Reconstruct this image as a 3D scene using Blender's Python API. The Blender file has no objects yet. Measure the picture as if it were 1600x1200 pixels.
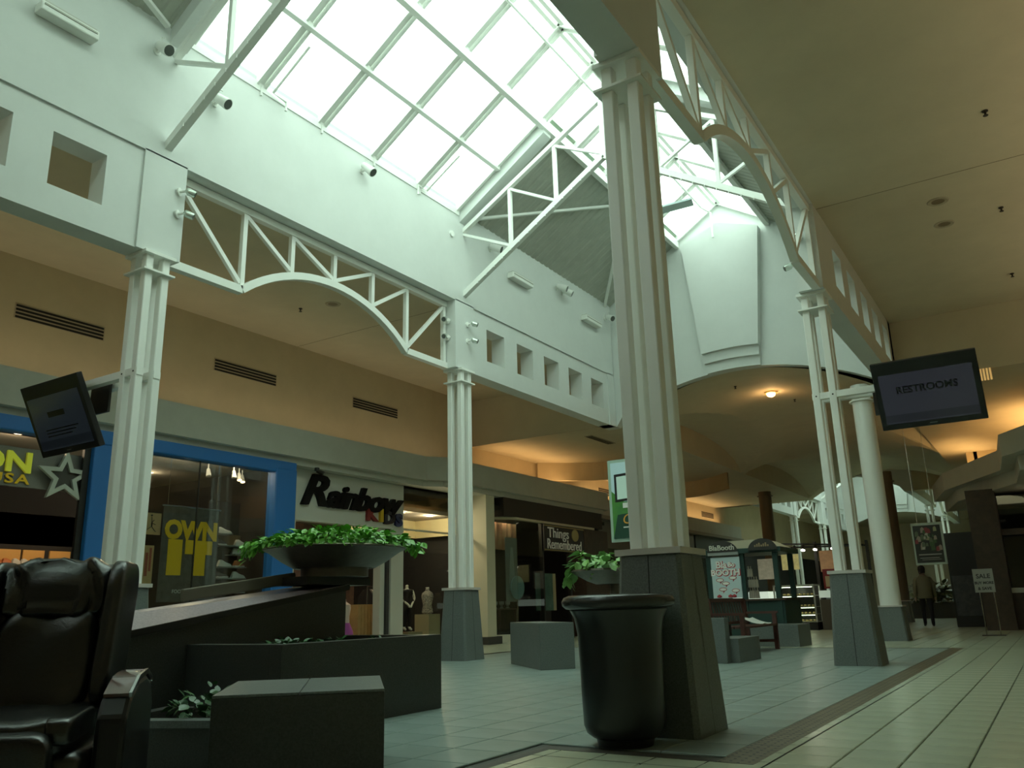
import bpy, bmesh, math, random
from mathutils import Vector, Matrix
random.seed(7)
SC = bpy.context.scene
COL = SC.collection
PI = math.pi

# ------------------------------------------------------------------ camera
CAMP = Vector((8.7958, -5.5846, 0.8236))
FPX = 1289.82
def cam_axes(yaw=0.5661, pitch=0.2657, roll=-0.0269):
    fwd = Vector((-math.sin(yaw)*math.cos(pitch), math.cos(yaw)*math.cos(pitch), math.sin(pitch)))
    right = Vector((math.cos(yaw), math.sin(yaw), 0)); up = right.cross(fwd)
    return (math.cos(roll)*right + math.sin(roll)*up, -math.sin(roll)*right + math.cos(roll)*up, fwd)
CR, CU, CF = cam_axes()
cd = bpy.data.cameras.new('camera'); cam = bpy.data.objects.new('camera', cd); COL.objects.link(cam)
cd.sensor_width = 36; cd.lens = 36*FPX/1600; cd.clip_start = .05; cd.clip_end = 300
m = Matrix((CR, CU, -CF)).transposed().to_4x4(); m.translation = CAMP; cam.matrix_world = m
SC.camera = cam
def pix(p):
    d = Vector(p) - CAMP; z = d.dot(CF)
    if z < .05: return None
    return (800 + FPX*d.dot(CR)/z, 600 - FPX*d.dot(CU)/z, z)

# ------------------------------------------------------------------ sky, exposure
W_ = bpy.data.worlds.new('world'); SC.world = W_; W_.use_nodes = True
bg = W_.node_tree.nodes['Background']; bg.inputs[0].default_value = (0.85, 1.0, 0.93, 1); bg.inputs[1].default_value = 3.6
SC.view_settings.view_transform = 'Standard'; SC.view_settings.look = 'None'
SC.view_settings.exposure = 0.2; SC.view_settings.gamma = 1; SC.view_settings.use_curve_mapping = False
SC.cycles.max_bounces = 10; SC.cycles.diffuse_bounces = 6; SC.cycles.transparent_max_bounces = 12
SC.cycles.sample_clamp_indirect = 6.0
def portal(p, xdir, ydir, sx, sy):
    l = bpy.data.lights.new('skylight_portal', 'AREA'); l.shape = 'RECTANGLE'; l.size = sx; l.size_y = sy
    l.cycles.is_portal = True
    o = bpy.data.objects.new('skylight_portal', l); COL.objects.link(o)
    x = Vector(xdir).normalized(); y = Vector(ydir).normalized(); z = x.cross(y)
    mm = Matrix((x, y, z)).transposed().to_4x4(); mm.translation = Vector(p); o.matrix_world = mm

# ------------------------------------------------------------------ dimensions (metres)
W, L = 6.457, 6.424            # column grid
TW = .144                      # wall face in front of the grid line
HC, HT, HE, HR = 5.14, 6.45, 8.2, 10.3
YA, YB = -6.42, 12.85          # ends of the hall
SL = (HR-HE)/(W/2)

# ------------------------------------------------------------------ materials
MATS = {}
def mat(name, col, rough=.6, metal=0., spec=.5, noise=0., nscale=8., col2=None, bump=0., emit=None, es=0., coat=0., trans=0.):
    if name in MATS: return MATS[name]
    m = bpy.data.materials.new(name); m.use_nodes = True; nt = m.node_tree; b = nt.nodes['Principled BSDF']
    c = (*col, 1); b.inputs['Base Color'].default_value = c
    b.inputs['Roughness'].default_value = rough; b.inputs['Metallic'].default_value = metal
    b.inputs['Specular IOR Level'].default_value = spec; b.inputs['Coat Weight'].default_value = coat
    if trans: b.inputs['Transmission Weight'].default_value = trans
    if noise or bump or col2:
        tc = nt.nodes.new('ShaderNodeTexCoord'); n = nt.nodes.new('ShaderNodeTexNoise')
        n.inputs['Scale'].default_value = nscale; n.inputs['Detail'].default_value = 6; n.inputs['Roughness'].default_value = .65
        nt.links.new(tc.outputs['Object'], n.inputs['Vector'])
        if noise or col2:
            r = nt.nodes.new('ShaderNodeValToRGB')
            if col2:
                r.color_ramp.elements[0].color = c; r.color_ramp.elements[1].color = (*col2, 1)
            else:
                r.color_ramp.elements[0].color = (*[x*(1-noise) for x in col], 1)
                r.color_ramp.elements[1].color = (*[min(1, x*(1+noise)) for x in col], 1)
            r.color_ramp.elements[0].position = .3; r.color_ramp.elements[1].position = .7
            nt.links.new(n.outputs['Fac'], r.inputs['Fac']); nt.links.new(r.outputs['Color'], b.inputs['Base Color'])
        if bump:
            bp = nt.nodes.new('ShaderNodeBump'); bp.inputs['Strength'].default_value = bump; bp.inputs['Distance'].default_value = .01
            nt.links.new(n.outputs['Fac'], bp.inputs['Height']); nt.links.new(bp.outputs['Normal'], b.inputs['Normal'])
    if emit:
        b.inputs['Emission Color'].default_value = (*emit, 1); b.inputs['Emission Strength'].default_value = es
    MATS[name] = m; return m
def glassmat(name, tint, gloss=.06, rough=.02):
    if name in MATS: return MATS[name]
    m = bpy.data.materials.new(name); m.use_nodes = True; nt = m.node_tree; nt.nodes.clear()
    out = nt.nodes.new('ShaderNodeOutputMaterial'); mx = nt.nodes.new('ShaderNodeMixShader')
    t = nt.nodes.new('ShaderNodeBsdfTransparent'); g = nt.nodes.new('ShaderNodeBsdfGlossy')
    t.inputs['Color'].default_value = (*tint, 1); g.inputs['Roughness'].default_value = rough
    mx.inputs[0].default_value = gloss
    nt.links.new(t.outputs[0], mx.inputs[1]); nt.links.new(g.outputs[0], mx.inputs[2]); nt.links.new(mx.outputs[0], out.inputs[0])
    MATS[name] = m; return m

WHITE = mat('white_paint', (.68, .70, .68), .55, noise=.03, nscale=2)
STEEL = mat('white_enamel_steel', (.86, .87, .83), .4)
CREAM = mat('cream_plaster', (.60, .52, .37), .8, noise=.05, nscale=1.5)
TAN = mat('tan_plaster', (.56, .46, .30), .8, noise=.06, nscale=1.5)
GREYB = mat('grey_bulkhead_plaster', (.48, .48, .42), .75, noise=.05, nscale=3)
DECK = mat('galvanised_deck', (.46, .47, .41), .6, metal=.1, noise=.08, nscale=4)
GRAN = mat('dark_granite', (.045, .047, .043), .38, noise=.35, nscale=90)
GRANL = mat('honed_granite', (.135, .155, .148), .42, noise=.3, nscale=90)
LEDGE = mat('ledge_metal', (.62, .58, .54), .4, metal=.2)
SLATE = mat('slate_tile', (.19, .25, .23), .33, col2=(.29, .36, .335), nscale=2.2, bump=.15)
GROUT = mat('grout', (.10, .10, .085), .8)
TILE = mat('cream_tile', (.48, .53, .41), .22, col2=(.58, .62, .48), nscale=1.7)
MOSA = mat('mosaic_stone', (.20, .17, .11), .5)
_nt = MOSA.node_tree; _b = _nt.nodes.new('ShaderNodeTexBrick'); _t = _nt.nodes.new('ShaderNodeTexCoord'); _nt.links.new(_t.outputs['Object'], _b.inputs['Vector'])
_b.inputs['Color1'].default_value = (.24, .20, .12, 1); _b.inputs['Color2'].default_value = (.15, .12, .075, 1); _b.inputs['Mortar'].default_value = (.03, .025, .018, 1)
_b.inputs['Scale'].default_value = 1; _b.inputs['Brick Width'].default_value = .10; _b.inputs['Row Height'].default_value = .035; _b.inputs['Mortar Size'].default_value = .008
_nt.links.new(_b.outputs['Color'], _nt.nodes['Principled BSDF'].inputs['Base Color'])
BLACK = mat('black_plastic', (.012, .012, .013), .35)
DARK = mat('dark_metal', (.03, .028, .025), .45, metal=.4)
BLUE = mat('blue_enamel', (.02, .16, .48), .45)
LEATH = mat('black_leather', (.004, .0045, .0045), .25, bump=.2, nscale=60, spec=.8)
WOODG = mat('glossy_brown_trim', (.16, .10, .09), .12, coat=.6)
CHROME = mat('chrome', (.6, .6, .6), .18, metal=1)
ALU = mat('aluminium', (.5, .5, .47), .35, metal=.8)
GLASS = glassmat('shop_glass', (.86, .9, .88), .07)
SKYG = glassmat('skylight_glass', (.86, .97, .89), .05)
BRONZE = mat('bronze_steel', (.14, .12, .095), .38, metal=.5, noise=.15, nscale=12)
MAROON = mat('maroon_granite_sheen', (.36, .30, .33), .3, noise=.3, nscale=50)  # glossy reflection on the stone is put into its paler colour
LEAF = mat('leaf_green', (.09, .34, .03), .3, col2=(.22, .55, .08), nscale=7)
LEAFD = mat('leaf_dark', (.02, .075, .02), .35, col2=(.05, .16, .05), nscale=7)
SOIL = mat('soil', (.03, .022, .015), .95)
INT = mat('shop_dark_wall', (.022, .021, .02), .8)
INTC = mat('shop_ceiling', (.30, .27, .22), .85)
DKWOOD = mat('dark_walnut', (.055, .035, .022), .45, noise=.3, nscale=6)

# ------------------------------------------------------------------ mesh helper
class MB:
    def __init__(s): s.v = []; s.f = []
    def add(s, vs, fs):
        o = len(s.v); s.v += [tuple(v) for v in vs]; s.f += [tuple(i+o for i in f) for f in fs]; return s
    def box(s, x0, x1, y0, y1, z0, z1):
        return s.add([(x0,y0,z0),(x1,y0,z0),(x1,y1,z0),(x0,y1,z0),(x0,y0,z1),(x1,y0,z1),(x1,y1,z1),(x0,y1,z1)],
                     [(3,2,1,0),(4,5,6,7),(0,1,5,4),(1,2,6,5),(2,3,7,6),(3,0,4,7)])
    def frus(s, cx, cy, z0, z1, a0, a1, ch=0.):
        def ring(a, z):
            c = ch*a
            if not c: return [(cx-a,cy-a,z),(cx+a,cy-a,z),(cx+a,cy+a,z),(cx-a,cy+a,z)]
            return [(cx-a+c,cy-a,z),(cx+a-c,cy-a,z),(cx+a,cy-a+c,z),(cx+a,cy+a-c,z),(cx+a-c,cy+a,z),(cx-a+c,cy+a,z),(cx-a,cy+a-c,z),(cx-a,cy-a+c,z)]
        r0, r1 = ring(a0, z0), ring(a1, z1); n = len(r0)
        return s.add(r0+r1, [tuple(reversed(range(n))), tuple(range(n, 2*n))]+[(i,(i+1)%n,n+(i+1)%n,n+i) for i in range(n)])
    def bar(s, p, q, w, h, up=(0,0,1)):
        p = Vector(p); q = Vector(q); d = (q-p).normalized(); u = Vector(up)
        if abs(d.dot(u)) > .98: u = Vector((0,1,0))
        x = d.cross(u).normalized(); y = x.cross(d)
        vs = [p+x*a*w/2+y*b*h/2 for a,b in ((-1,-1),(1,-1),(1,1),(-1,1))]+[q+x*a*w/2+y*b*h/2 for a,b in ((-1,-1),(1,-1),(1,1),(-1,1))]
        return s.add(vs, [(0,1,2,3),(7,6,5,4),(0,4,5,1),(1,5,6,2),(2,6,7,3),(3,7,4,0)])
    def sweep(s, pts, w, h, side):
        """rectangular section along pts; side = constant sideways vector"""
        sd = Vector(side).normalized(); P = [Vector(p) for p in pts]; n = len(P); vs = []
        for i, p in enumerate(P):
            d = (P[min(i+1,n-1)]-P[max(i-1,0)]).normalized(); u = sd.cross(d).normalized()
            vs += [p-sd*w/2-u*h/2, p+sd*w/2-u*h/2, p+sd*w/2+u*h/2, p-sd*w/2+u*h/2]
        fs = [(0,1,2,3), tuple(4*(n-1)+k for k in (3,2,1,0))]
        for i in range(n-1):
            for k in range(4): fs.append((4*i+k, 4*i+4+k, 4*i+4+(k+1)%4, 4*i+(k+1)%4))
        return s.add(vs, fs)
    def tube(s, pts, r, n=8):
        P = [Vector(p) for p in pts]; R = r if isinstance(r, (list,tuple)) else [r]*len(P); vs = []
        for i, p in enumerate(P):
            d = (P[min(i+1,len(P)-1)]-P[max(i-1,0)]).normalized()
            u = Vector((0,0,1)) if abs(d.z) < .9 else Vector((1,0,0))
            x = d.cross(u).normalized(); y = x.cross(d)
            vs += [p+(x*math.cos(2*PI*k/n)+y*math.sin(2*PI*k/n))*R[i] for k in range(n)]
        fs = [tuple(range(n)), tuple(reversed(range(n*(len(P)-1), n*len(P))))]
        for i in range(len(P)-1):
            for k in range(n): fs.append((i*n+k, (i+1)*n+k, (i+1)*n+(k+1)%n, i*n+(k+1)%n))
        return s.add(vs, fs)
    def lathe(s, prof, cx=0, cy=0, n=32, cap=True):
        vs = [(cx+r*math.cos(2*PI*k/n), cy+r*math.sin(2*PI*k/n), z) for r, z in prof for k in range(n)]
        fs = [(i*n+k, i*n+(k+1)%n, (i+1)*n+(k+1)%n, (i+1)*n+k) for i in range(len(prof)-1) for k in range(n)]
        if cap: fs += [tuple(reversed(range(n))), tuple(range(n*(len(prof)-1), n*len(prof)))]
        return s.add(vs, fs)
    def prism(s, poly, fn, t):
        """poly: 2-D outline; fn(u,v,d) -> 3-D point; t: thickness"""
        n = len(poly); vs = [fn(u,v,0) for u,v in poly]+[fn(u,v,t) for u,v in poly]
        return s.add(vs, [tuple(reversed(range(n))), tuple(range(n,2*n))]+[(i,(i+1)%n,n+(i+1)%n,n+i) for i in range(n)])
    def grid(s, fn, nu, nv):
        vs = [fn(i/nu, j/nv) for j in range(nv+1) for i in range(nu+1)]; k = nu+1
        return s.add(vs, [(j*k+i, j*k+i+1, (j+1)*k+i+1, (j+1)*k+i) for j in range(nv) for i in range(nu)])
    def puff(s, x0, x1, y0, y1, z0, z1, e=.35, nu=24, nv=16, wob=None):
        """rounded cushion (superellipsoid)"""
        c = Vector(((x0+x1)/2,(y0+y1)/2,(z0+z1)/2)); h = Vector(((x1-x0)/2,(y1-y0)/2,(z1-z0)/2))
        sp = lambda t: math.copysign(abs(t)**e, t)
        def fn(u, v):
            a = (u-.5)*2*PI; b = (v-.5)*PI
            p = Vector((c.x+h.x*sp(math.cos(b))*sp(math.cos(a)), c.y+h.y*sp(math.cos(b))*sp(math.sin(a)), c.z+h.z*sp(math.sin(b))))
            if wob: p += wob(p)
            return p
        return s.grid(fn, nu, nv)
    def build(s, name, mt, parent=None, smooth=False, bevel=0.):
        me = bpy.data.meshes.new(name); me.from_pydata(s.v, [], s.f); me.update()
        bm = bmesh.new(); bm.from_mesh(me); bmesh.ops.remove_doubles(bm, verts=bm.verts, dist=1e-5)
        bmesh.ops.recalc_face_normals(bm, faces=bm.faces)
        if smooth:
            for f in bm.faces: f.smooth = True
            for e in bm.edges:
                if len(e.link_faces) == 2 and e.calc_face_angle(0) > math.radians(40): e.smooth = False
        bm.to_mesh(me); bm.free(); me.materials.append(mt)
        o = bpy.data.objects.new(name, me); COL.objects.link(o)
        if parent: o.parent = parent
        if bevel:
            b = o.modifiers.new('bevel', 'BEVEL'); b.width = bevel; b.segments = 2; b.limit_method = 'ANGLE'
        return o
def tag(o, label=None, cat=None, group=None, kind=None):
    if label: o['label'] = label
    if cat: o['category'] = cat
    if group: o['group'] = group
    if kind: o['kind'] = kind
    return o
def thing(name, label, cat, loc=(0,0,0), rz=0, group=None):
    o = bpy.data.objects.new(name, None); COL.objects.link(o); o.empty_display_size = .1
    o.location = loc; o.rotation_euler = (0,0,rz); return tag(o, label, cat, group)
def struct(o, label=None):
    o['kind'] = 'structure'
    if label: o['label'] = label
    return o
def inst(name, me, parent=None, loc=(0,0,0), rot=(0,0,0), sc=(1,1,1)):
    o = bpy.data.objects.new(name, me); COL.objects.link(o); o.parent = parent
    o.location = loc; o.rotation_euler = rot; o.scale = sc; return o
def copy_tree(o, parent=None):
    c = o.copy(); COL.objects.link(c); c.parent = parent
    for ch in list(o.children): copy_tree(ch, c)
    return c
FX = Matrix(((0,0,1),(1,0,0),(0,1,0)))       # text facing +X (columns x->+Y, y->+Z)
FY = Matrix(((1,0,0),(0,0,-1),(0,1,0)))      # text facing -Y
def text(name, body, size, pos, frame, mt, parent=None, ext=.01, sx=1., shear=0., bold=0., align='CENTER', spacing=1.):
    cu = bpy.data.curves.new(name, 'FONT'); cu.body = body; cu.size = size; cu.extrude = ext; cu.shear = shear
    cu.offset = bold; cu.align_x = align; cu.align_y = 'CENTER'; cu.resolution_u = 3; cu.space_character = spacing
    t = bpy.data.objects.new(name, cu); COL.objects.link(t)
    bpy.context.view_layer.update()
    me = bpy.data.meshes.new_from_object(t.evaluated_get(bpy.context.evaluated_depsgraph_get()))
    bpy.data.objects.remove(t); bpy.data.curves.remove(cu); me.name = name
    mm = frame.to_4x4() @ Matrix.Diagonal((sx,1,1,1)); mm.translation = Vector(pos); me.transform(mm)
    me.materials.clear(); me.materials.append(mt)
    o = bpy.data.objects.new(name, me); COL.objects.link(o); o.parent = parent; return o
# ================================================================== FLOORS
CX0, CX1, CXN, CYN, CYF = -.75, 7.29, 6.05, -.85, 10.6      # slate court outline
def in_court(x, y): return (CX0 < x < CX1 and CYN < y < CYF) or (CX0 < x < CXN and -9 < y <= CYN)
flo = struct(MB().box(-10, 15, -13, 62, -.3, -.018).build('floor', GROUT), 'pale polished tile floor of the mall walkways')
slo = struct(MB().box(CX0, CXN, -9, CYN, -.017, -.013).box(CX0, CX1, CYN, CYF, -.017, -.013).build('floor_slate', GROUT), 'grey slate tile floor of the middle court')
def tile_mesh(a, mt, name):
    g = .004; h = a/2-g; b = .004
    vs = [(-h,-h,-.012),(h,-h,-.012),(h,h,-.012),(-h,h,-.012),(-h,-h,-b),(h,-h,-b),(h,h,-b),(-h,h,-b),(-h+b,-h+b,0),(h-b,-h+b,0),(h-b,h-b,0),(-h+b,h-b,0)]
    fs = [(8,9,10,11)]
    for k in range(4): fs += [(k,(k+1)%4,4+(k+1)%4,4+k),(4+k,4+(k+1)%4,8+(k+1)%4,8+k)]
    me = bpy.data.meshes.new(name); me.from_pydata(vs, [], fs); me.update(); me.materials.append(mt); return me
def lay(a, mt, parent, cells, lim=290):
    me = tile_mesh(a, mt, 'tile'); seen = []; rest = []
    for (x, y) in cells:
        p = pix((x, y, 0))
        if p and -20 < p[0] < 1620 and p[1] < 1215: seen.append((p[2], x, y))
        else: rest.append((x, y))
    seen.sort()
    for i, (d, x, y) in enumerate(seen):
        if i < lim: inst('tile', me, parent, (x, y, 0))
        else: rest.append((x, y))
    mb = MB(); h = a/2-.004
    for x, y in rest: mb.add([(x-h,y-h,0),(x+h,y-h,0),(x+h,y+h,0),(x-h,y+h,0),(x-h,y-h,-.012),(x+h,y-h,-.012),(x+h,y+h,-.012),(x-h,y+h,-.012)], [(0,1,2,3),(0,4,5,1),(1,5,6,2),(2,6,7,3),(3,7,4,0)])
    me2 = bpy.data.meshes.new('tile_field'); me2.from_pydata(mb.v, [], mb.f); me2.update(); me2.materials.append(mt)
    o = bpy.data.objects.new('tile_field', me2); COL.objects.link(o); o.parent = parent; o['kind'] = 'stuff'
A1 = .305
cells = []; part = []
def in_court2(x, y): return (CX0 < x < CX1 and CYN-.1 < y < CYF) or (CX0 < x < CXN and -9 < y <= CYN)
for i in range(-46, 20):
    for j in range(-26, 200):
        x = CX1 + A1*(i+.5) + .06; y = .37 + A1*(j+.5)
        if not (-6.5 < x < 11.2 and -8 < y < 60): continue
        cs = [in_court2(x+a*A1*.499, y+b*A1*.499) for a in (-1, 0, 1) for b in (-1, 0, 1)]
        if all(cs): continue
        if any(cs): part.append((x, y))
        else: cells.append((x, y))
lay(A1, TILE, flo, cells)
# tiles cut along the court outline
mbc = MB(); nq = 15; g = .004
for (x, y) in part:
    for a in range(nq):
        run = None
        for b in range(nq+1):
            px_ = x-A1/2+g+(A1-2*g)*(a+.5)/nq; py_ = y-A1/2+g+(A1-2*g)*(b+.5)/nq
            ok = b < nq and not in_court2(px_, py_)
            if ok and run is None: run = b
            if not ok and run is not None:
                s_ = (A1-2*g)/nq; x0 = x-A1/2+g+s_*a; y0 = y-A1/2+g
                mbc.add([(x0, y0+s_*run, 0), (x0+s_, y0+s_*run, 0), (x0+s_, y0+s_*b, 0), (x0, y0+s_*b, 0)], [(0,1,2,3)]); run = None
mbc.build('cut_tile', TILE, flo)['kind'] = 'stuff'
A2 = .4
cells = [(CX1-.21-A2*(i+.5), CYN+.1+A2*(j+.5)) for i in range(0, 20) for j in range(-20, 29)]
cells = [(x, y) for x, y in cells if in_court(x-A2*.45, y-A2*.45) and in_court(x+A2*.45, y+A2*.45) and in_court(x+A2*.45, y-A2*.45)]
lay(A2, SLATE, slo, cells)
MB().box(CX1-.205, CX1, CYN-.1, CYF, -.012, .001).build('mosaic_border', MOSA, slo)
MB().box(CXN-.08, CX1-.205, CYN-.1, CYN, -.012, .001).box(CXN-.08, CXN+.0, -7, CYN-.1, -.012, .001).build('dark_border', mat('dark_border_stone', (.05, .045, .035), .5, noise=.3, nscale=40), slo)

# ================================================================== HALL (called for the near hall and the next one along the mall)
def pier_wall(name, xa, xb, x_out, ox, oy, label):
    """fascia wall: xa..xb thick; openings either side of the arched middle bay"""
    mb = MB()
    z0, z1, zo0, zo1 = HC, HT+.02, 5.5, 6.15
    xi = x_out
    for (a, b, st) in ((YA, -.3, -6.0), (L+.3, YB, 7.19)):
        op = [(st+1.11*k, st+1.11*k+.64) for k in range(5)]
        if a < 0: op = [(-.76-1.08*k-.64, -.76-1.08*k) for k in range(5)][::-1]
        mb.box(xa, xb, a, b, z0, zo0); mb.box(xa, xb, a, b, zo1, z1)
        e = a
        for (p, q) in op: mb.box(xa, xb, e, p, zo0, zo1); e = q
        mb.box(xa, xb, e, b, zo0, zo1)
    fr = .03 if xi > (xa+xb)/2 else -.03
    for (a, b) in ((-.3, .30), (L-.30, L+.3), (YB-.35, YB), (YA, YA+.35)):                  # piers, standing proud
        mb.box(min(xa, xa+fr), max(xb, xb+fr), a, b, HC, HT+.02)
    mb.box(min(xa, xa+fr), max(xb, xb+fr), YA, YB, HT, HE+.25)                                 # upper wall
    o = mb.build(name, WHITE); o.location = (ox, oy, 0); return struct(o, label)

def arch_truss(x, ox, oy, label, group):
    t = thing('arch_truss', label, 'truss', (ox+x, oy, HC), 0, group)
    nodes = [.36, 1.44, 2.33, 3.212, 4.10, 4.99, L-.36]
    zt = HT-HC-.08
    def zb(y):
        if y < 1.44 or y > 4.99: return .09
        s = (y-3.212)/1.78; return .07+.62*math.sqrt(max(0, 1-abs(s)**2.0))*.98 + .0
    MB().box(-.05, .05, .30, L-.30, zt-.03, zt+.07).build('top_chord', STEEL, t)
    pts = [(0, .26, .05), (0, 1.44, .05)]
    arc = []
    for k in range(21):
        a = -1+2*k/20; y = 3.212+1.775*a
        R = 2.75; c = math.sqrt(R*R-1.775**2); arc.append((0, y, .05+math.sqrt(R*R-(1.775*a)**2)-c))
    zarc = lambda y: .05+math.sqrt(2.75**2-(y-3.212)**2)-math.sqrt(2.75**2-1.775**2) if 1.437 < y < 4.987 else .05
    MB().sweep(pts, .11, .11, (1,0,0)).sweep(arc, .11, .11, (1,0,0)).sweep([(0, 4.985, .05), (0, L-.26, .05)], .11, .11, (1,0,0)).build('arched_chord', STEEL, t)
    for y in nodes: MB().box(-.035, .035, y-.035, y+.035, zarc(y)+.04, zt-.02).build('upright', STEEL, t)
    for k in range(6):
        if k < 3: p, q = (0, nodes[k]+.03, zt-.05), (0, nodes[k+1]-.03, zarc(nodes[k+1])+.09)
        else: p, q = (0, nodes[k]+.03, zarc(nodes[k])+.09), (0, nodes[k+1]-.03, zt-.05)
        MB().bar(p, q, .06, .06, (1,0,0)).build('diagonal', STEEL, t)
    return t

def roof_truss(y, ox, oy, label, group):
    t = thing('roof_truss', label, 'truss', (ox, oy+y, 0), 0, group)
    c = W/2; zl = lambda x: 6.6+.62*min(x, W-x)-.05; zu = lambda x: 7.83+.57*min(x, W-x)
    for s in (0, 1):
        f = (lambda x: W-x) if s else (lambda x: x)
        MB().bar((f(.1), 0, zl(.1)), (f(c), 0, zl(c)), .10, .10, (0,1,0)).build('bottom_chord', STEEL, t)
        MB().bar((f(.1), 0, zu(.1)+.05), (f(c), 0, zu(c)+.05), .08, .09, (0,1,0)).build('top_chord', STEEL, t)
        xs = [.12, 1.23, 2.23, c]
        for k in (1, 2): MB().bar((f(xs[k]), 0, zl(xs[k])), (f(xs[k]), 0, zu(xs[k])), .065, .065, (0,1,0)).build('upright', STEEL, t)
        for k in range(3): MB().bar((f(xs[k]), 0, zu(xs[k])), (f(xs[k+1]), 0, zl(xs[k+1])+.05), .05, .05, (0,1,0)).build('diagonal', STEEL, t)
        cl = MB()
        for k in range(14):
            x = .5+k*.19; cl.bar((f(x), -.06, zl(x)-.09), (f(x), -.06, zl(x)-.04), .012, .012)
        cl.build('light_string_clips', STEEL, t)['kind'] = 'stuff'
    MB().bar((c, 0, zl(c)), (c, 0, zu(c)+.05), .08, .08, (0,1,0)).build('king_post', STEEL, t)
    return t

def zr(x): return HE+.05+SL*min(x, W-x)
def roof(ox, oy, tagp):
    """glazed ridge over the full length, glazing down to the eaves over the middle bay, metal deck elsewhere"""
    c = W/2; xp, xb = 1.09, 2.1
    sk = thing('skylight', 'white framed gabled glass skylight over the %s' % tagp, 'skylight', (ox, oy, HE))
    rows = [(0.06, xp, True), (xp, xb, True), (xb, c, False)]
    ys_mid = [.16+1.22*k for k in range(6)]
    ys_all = [ys_mid[0]-1.22*k for k in range(5, 0, -1)] + ys_mid + [ys_mid[-1]+1.3*k for k in range(1, 6)]
    ys_all[0] = YA+.1; ys_all[-1] = YB
    meshes = {}
    def pane(a, b, y0, y1, s):
        key = (round(a,3), round(b,3), round(y1-y0,3), s)
        if key not in meshes:
            f = (lambda x: W-x) if s else (lambda x: x)
            z = lambda x: zr(x)-HE+.05
            me = bpy.data.meshes.new('pane'); d = y1-y0
            t = .012; vs = [(f(a),0,z(a)),(f(b),0,z(b)),(f(b),d,z(b)),(f(a),d,z(a))]; vs = vs+[(x,y,zz+t) for x,y,zz in vs]
            me.from_pydata(vs, [], [(0,1,2,3)]); me.update(); me.materials.append(SKYG); meshes[key] = me
        inst('pane', meshes[key], sk, (0, y0, 0))
    for s in (0, 1):
        f = (lambda x: W-x) if s else (lambda x: x)
        sg = -1 if s else 1
        for (a, b, mid) in rows:
            yl = ys_mid if mid else ys_all
            for k in range(len(yl)-1): pane(a, b, yl[k], yl[k+1], s)
        z = lambda x: zr(x)-HE
        for k, y in enumerate(ys_all):                       # rafters
            a = .06 if y in ys_mid else xb
            mbr = MB()
            for dy, w_, h_ in ((-.07, .04, .12), (.07, .04, .12), (0, .07, .04)): mbr.bar((f(a), y+dy, z(a)+.02), (f(c), y+dy, z(c)+.02), w_, h_, (0,0,1))
            mbr.build('rafter', STEEL, sk)
        MB().bar((f(xp), ys_mid[0], z(xp)-.02), (f(xp), ys_mid[-1], z(xp)-.02), .09, .10).build('purlin', STEEL, sk)
        MB().bar((f(xb), YA, z(xb)-.08), (f(xb), YB, z(xb)-.08), .10, .20).build('purlin_beam', STEEL, sk)
        MB().bar((f(.10), ys_mid[0], z(.10)-.02), (f(.10), ys_mid[-1], z(.10)-.02), .12, .14).build('eave_sill', STEEL, sk)
        for k in range(1, 5): MB().bar((f(.16), ys_mid[k], z(.1)-.16), (f(.16), ys_mid[k], z(.1)-.02), .03, .03).build('sill_bracket', STEEL, sk)
        # white closing strip between glazing and deck
        for (ya, yb) in ((ys_mid[-1]+.02, L+.12), (-.12, ys_mid[0]-.02)):
            MB().prism([(0, z(0)-.25), (xb, z(xb)-.25), (xb, z(xb)+.05), (0, z(0)+.05)], lambda u, v, d: (f(u), ya+d, v), yb-ya).build('closing_strip', WHITE, sk)
        # corrugated metal deck
        for (ya, yb) in ((L+.12, YB+.3), (YA-.3, -.12)):
            mb = MB(); nr = int((yb-ya)/.2); st_ = (yb-ya)/nr; vs = []; ends = (-.2, xb+.05)
            prof = []
            for k in range(nr): prof += [(ya+k*st_, 0), (ya+(k+.55)*st_, 0), (ya+(k+.68)*st_, .018), (ya+(k+.87)*st_, .018)]
            prof.append((yb, 0))
            for (yy, h) in prof: vs += [(f(e), yy, HE+.05+SL*e-HE+h-.02) for e in ends]
            vs2 = [(f(-.2), ya, z(-.2)+.12), (f(-.2), yb, z(-.2)+.12), (f(xb+.05), ya, z(xb)+.15), (f(xb+.05), yb, z(xb)+.15)]
            mb.add(vs, [(2*i_, 2*i_+1, 2*i_+3, 2*i_+2) for i_ in range(len(prof)-1)]).add(vs2, [(0,1,3,2)])
            o = mb.build('metal_deck', DECK, sk)
    MB().bar((c-.07, YA, zr(c)-HE+.0), (c-.07, YB, zr(c)-HE+.0), .07, .12).bar((c+.07, YA, zr(c)-HE), (c+.07, YB, zr(c)-HE), .07, .12).build('ridge_beam', STEEL, sk)
    # wind braces under the deck and sprinkler pipes
    z = lambda x: zr(x)-HE
    for (ya, yb) in ((L+.2, YB-.2), (-.2, YA+.3)):
        MB().bar((.2, ya, z(.2)-.1), (xb-.1, yb if yb < 0 else ya+3.4, z(xb)-.12), .07, .05).build('wind_brace', STEEL, sk)
        MB().bar((.15, yb-.1 if yb > 0 else yb+.1, z(.15)-.1), (xb-.1, yb-2.6 if yb > 0 else yb+2.6, z(xb)-.12), .07, .05).build('wind_brace', STEEL, sk)
    MB().tube([(.95, 1.55, z(.95)-.12), (.22, 1.55, z(.22)-.12), (.22, 1.8, z(.22)-.14), (.22, 1.8, -.1)], .02).build('sprinkler_pipe', STEEL, sk)
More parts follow.
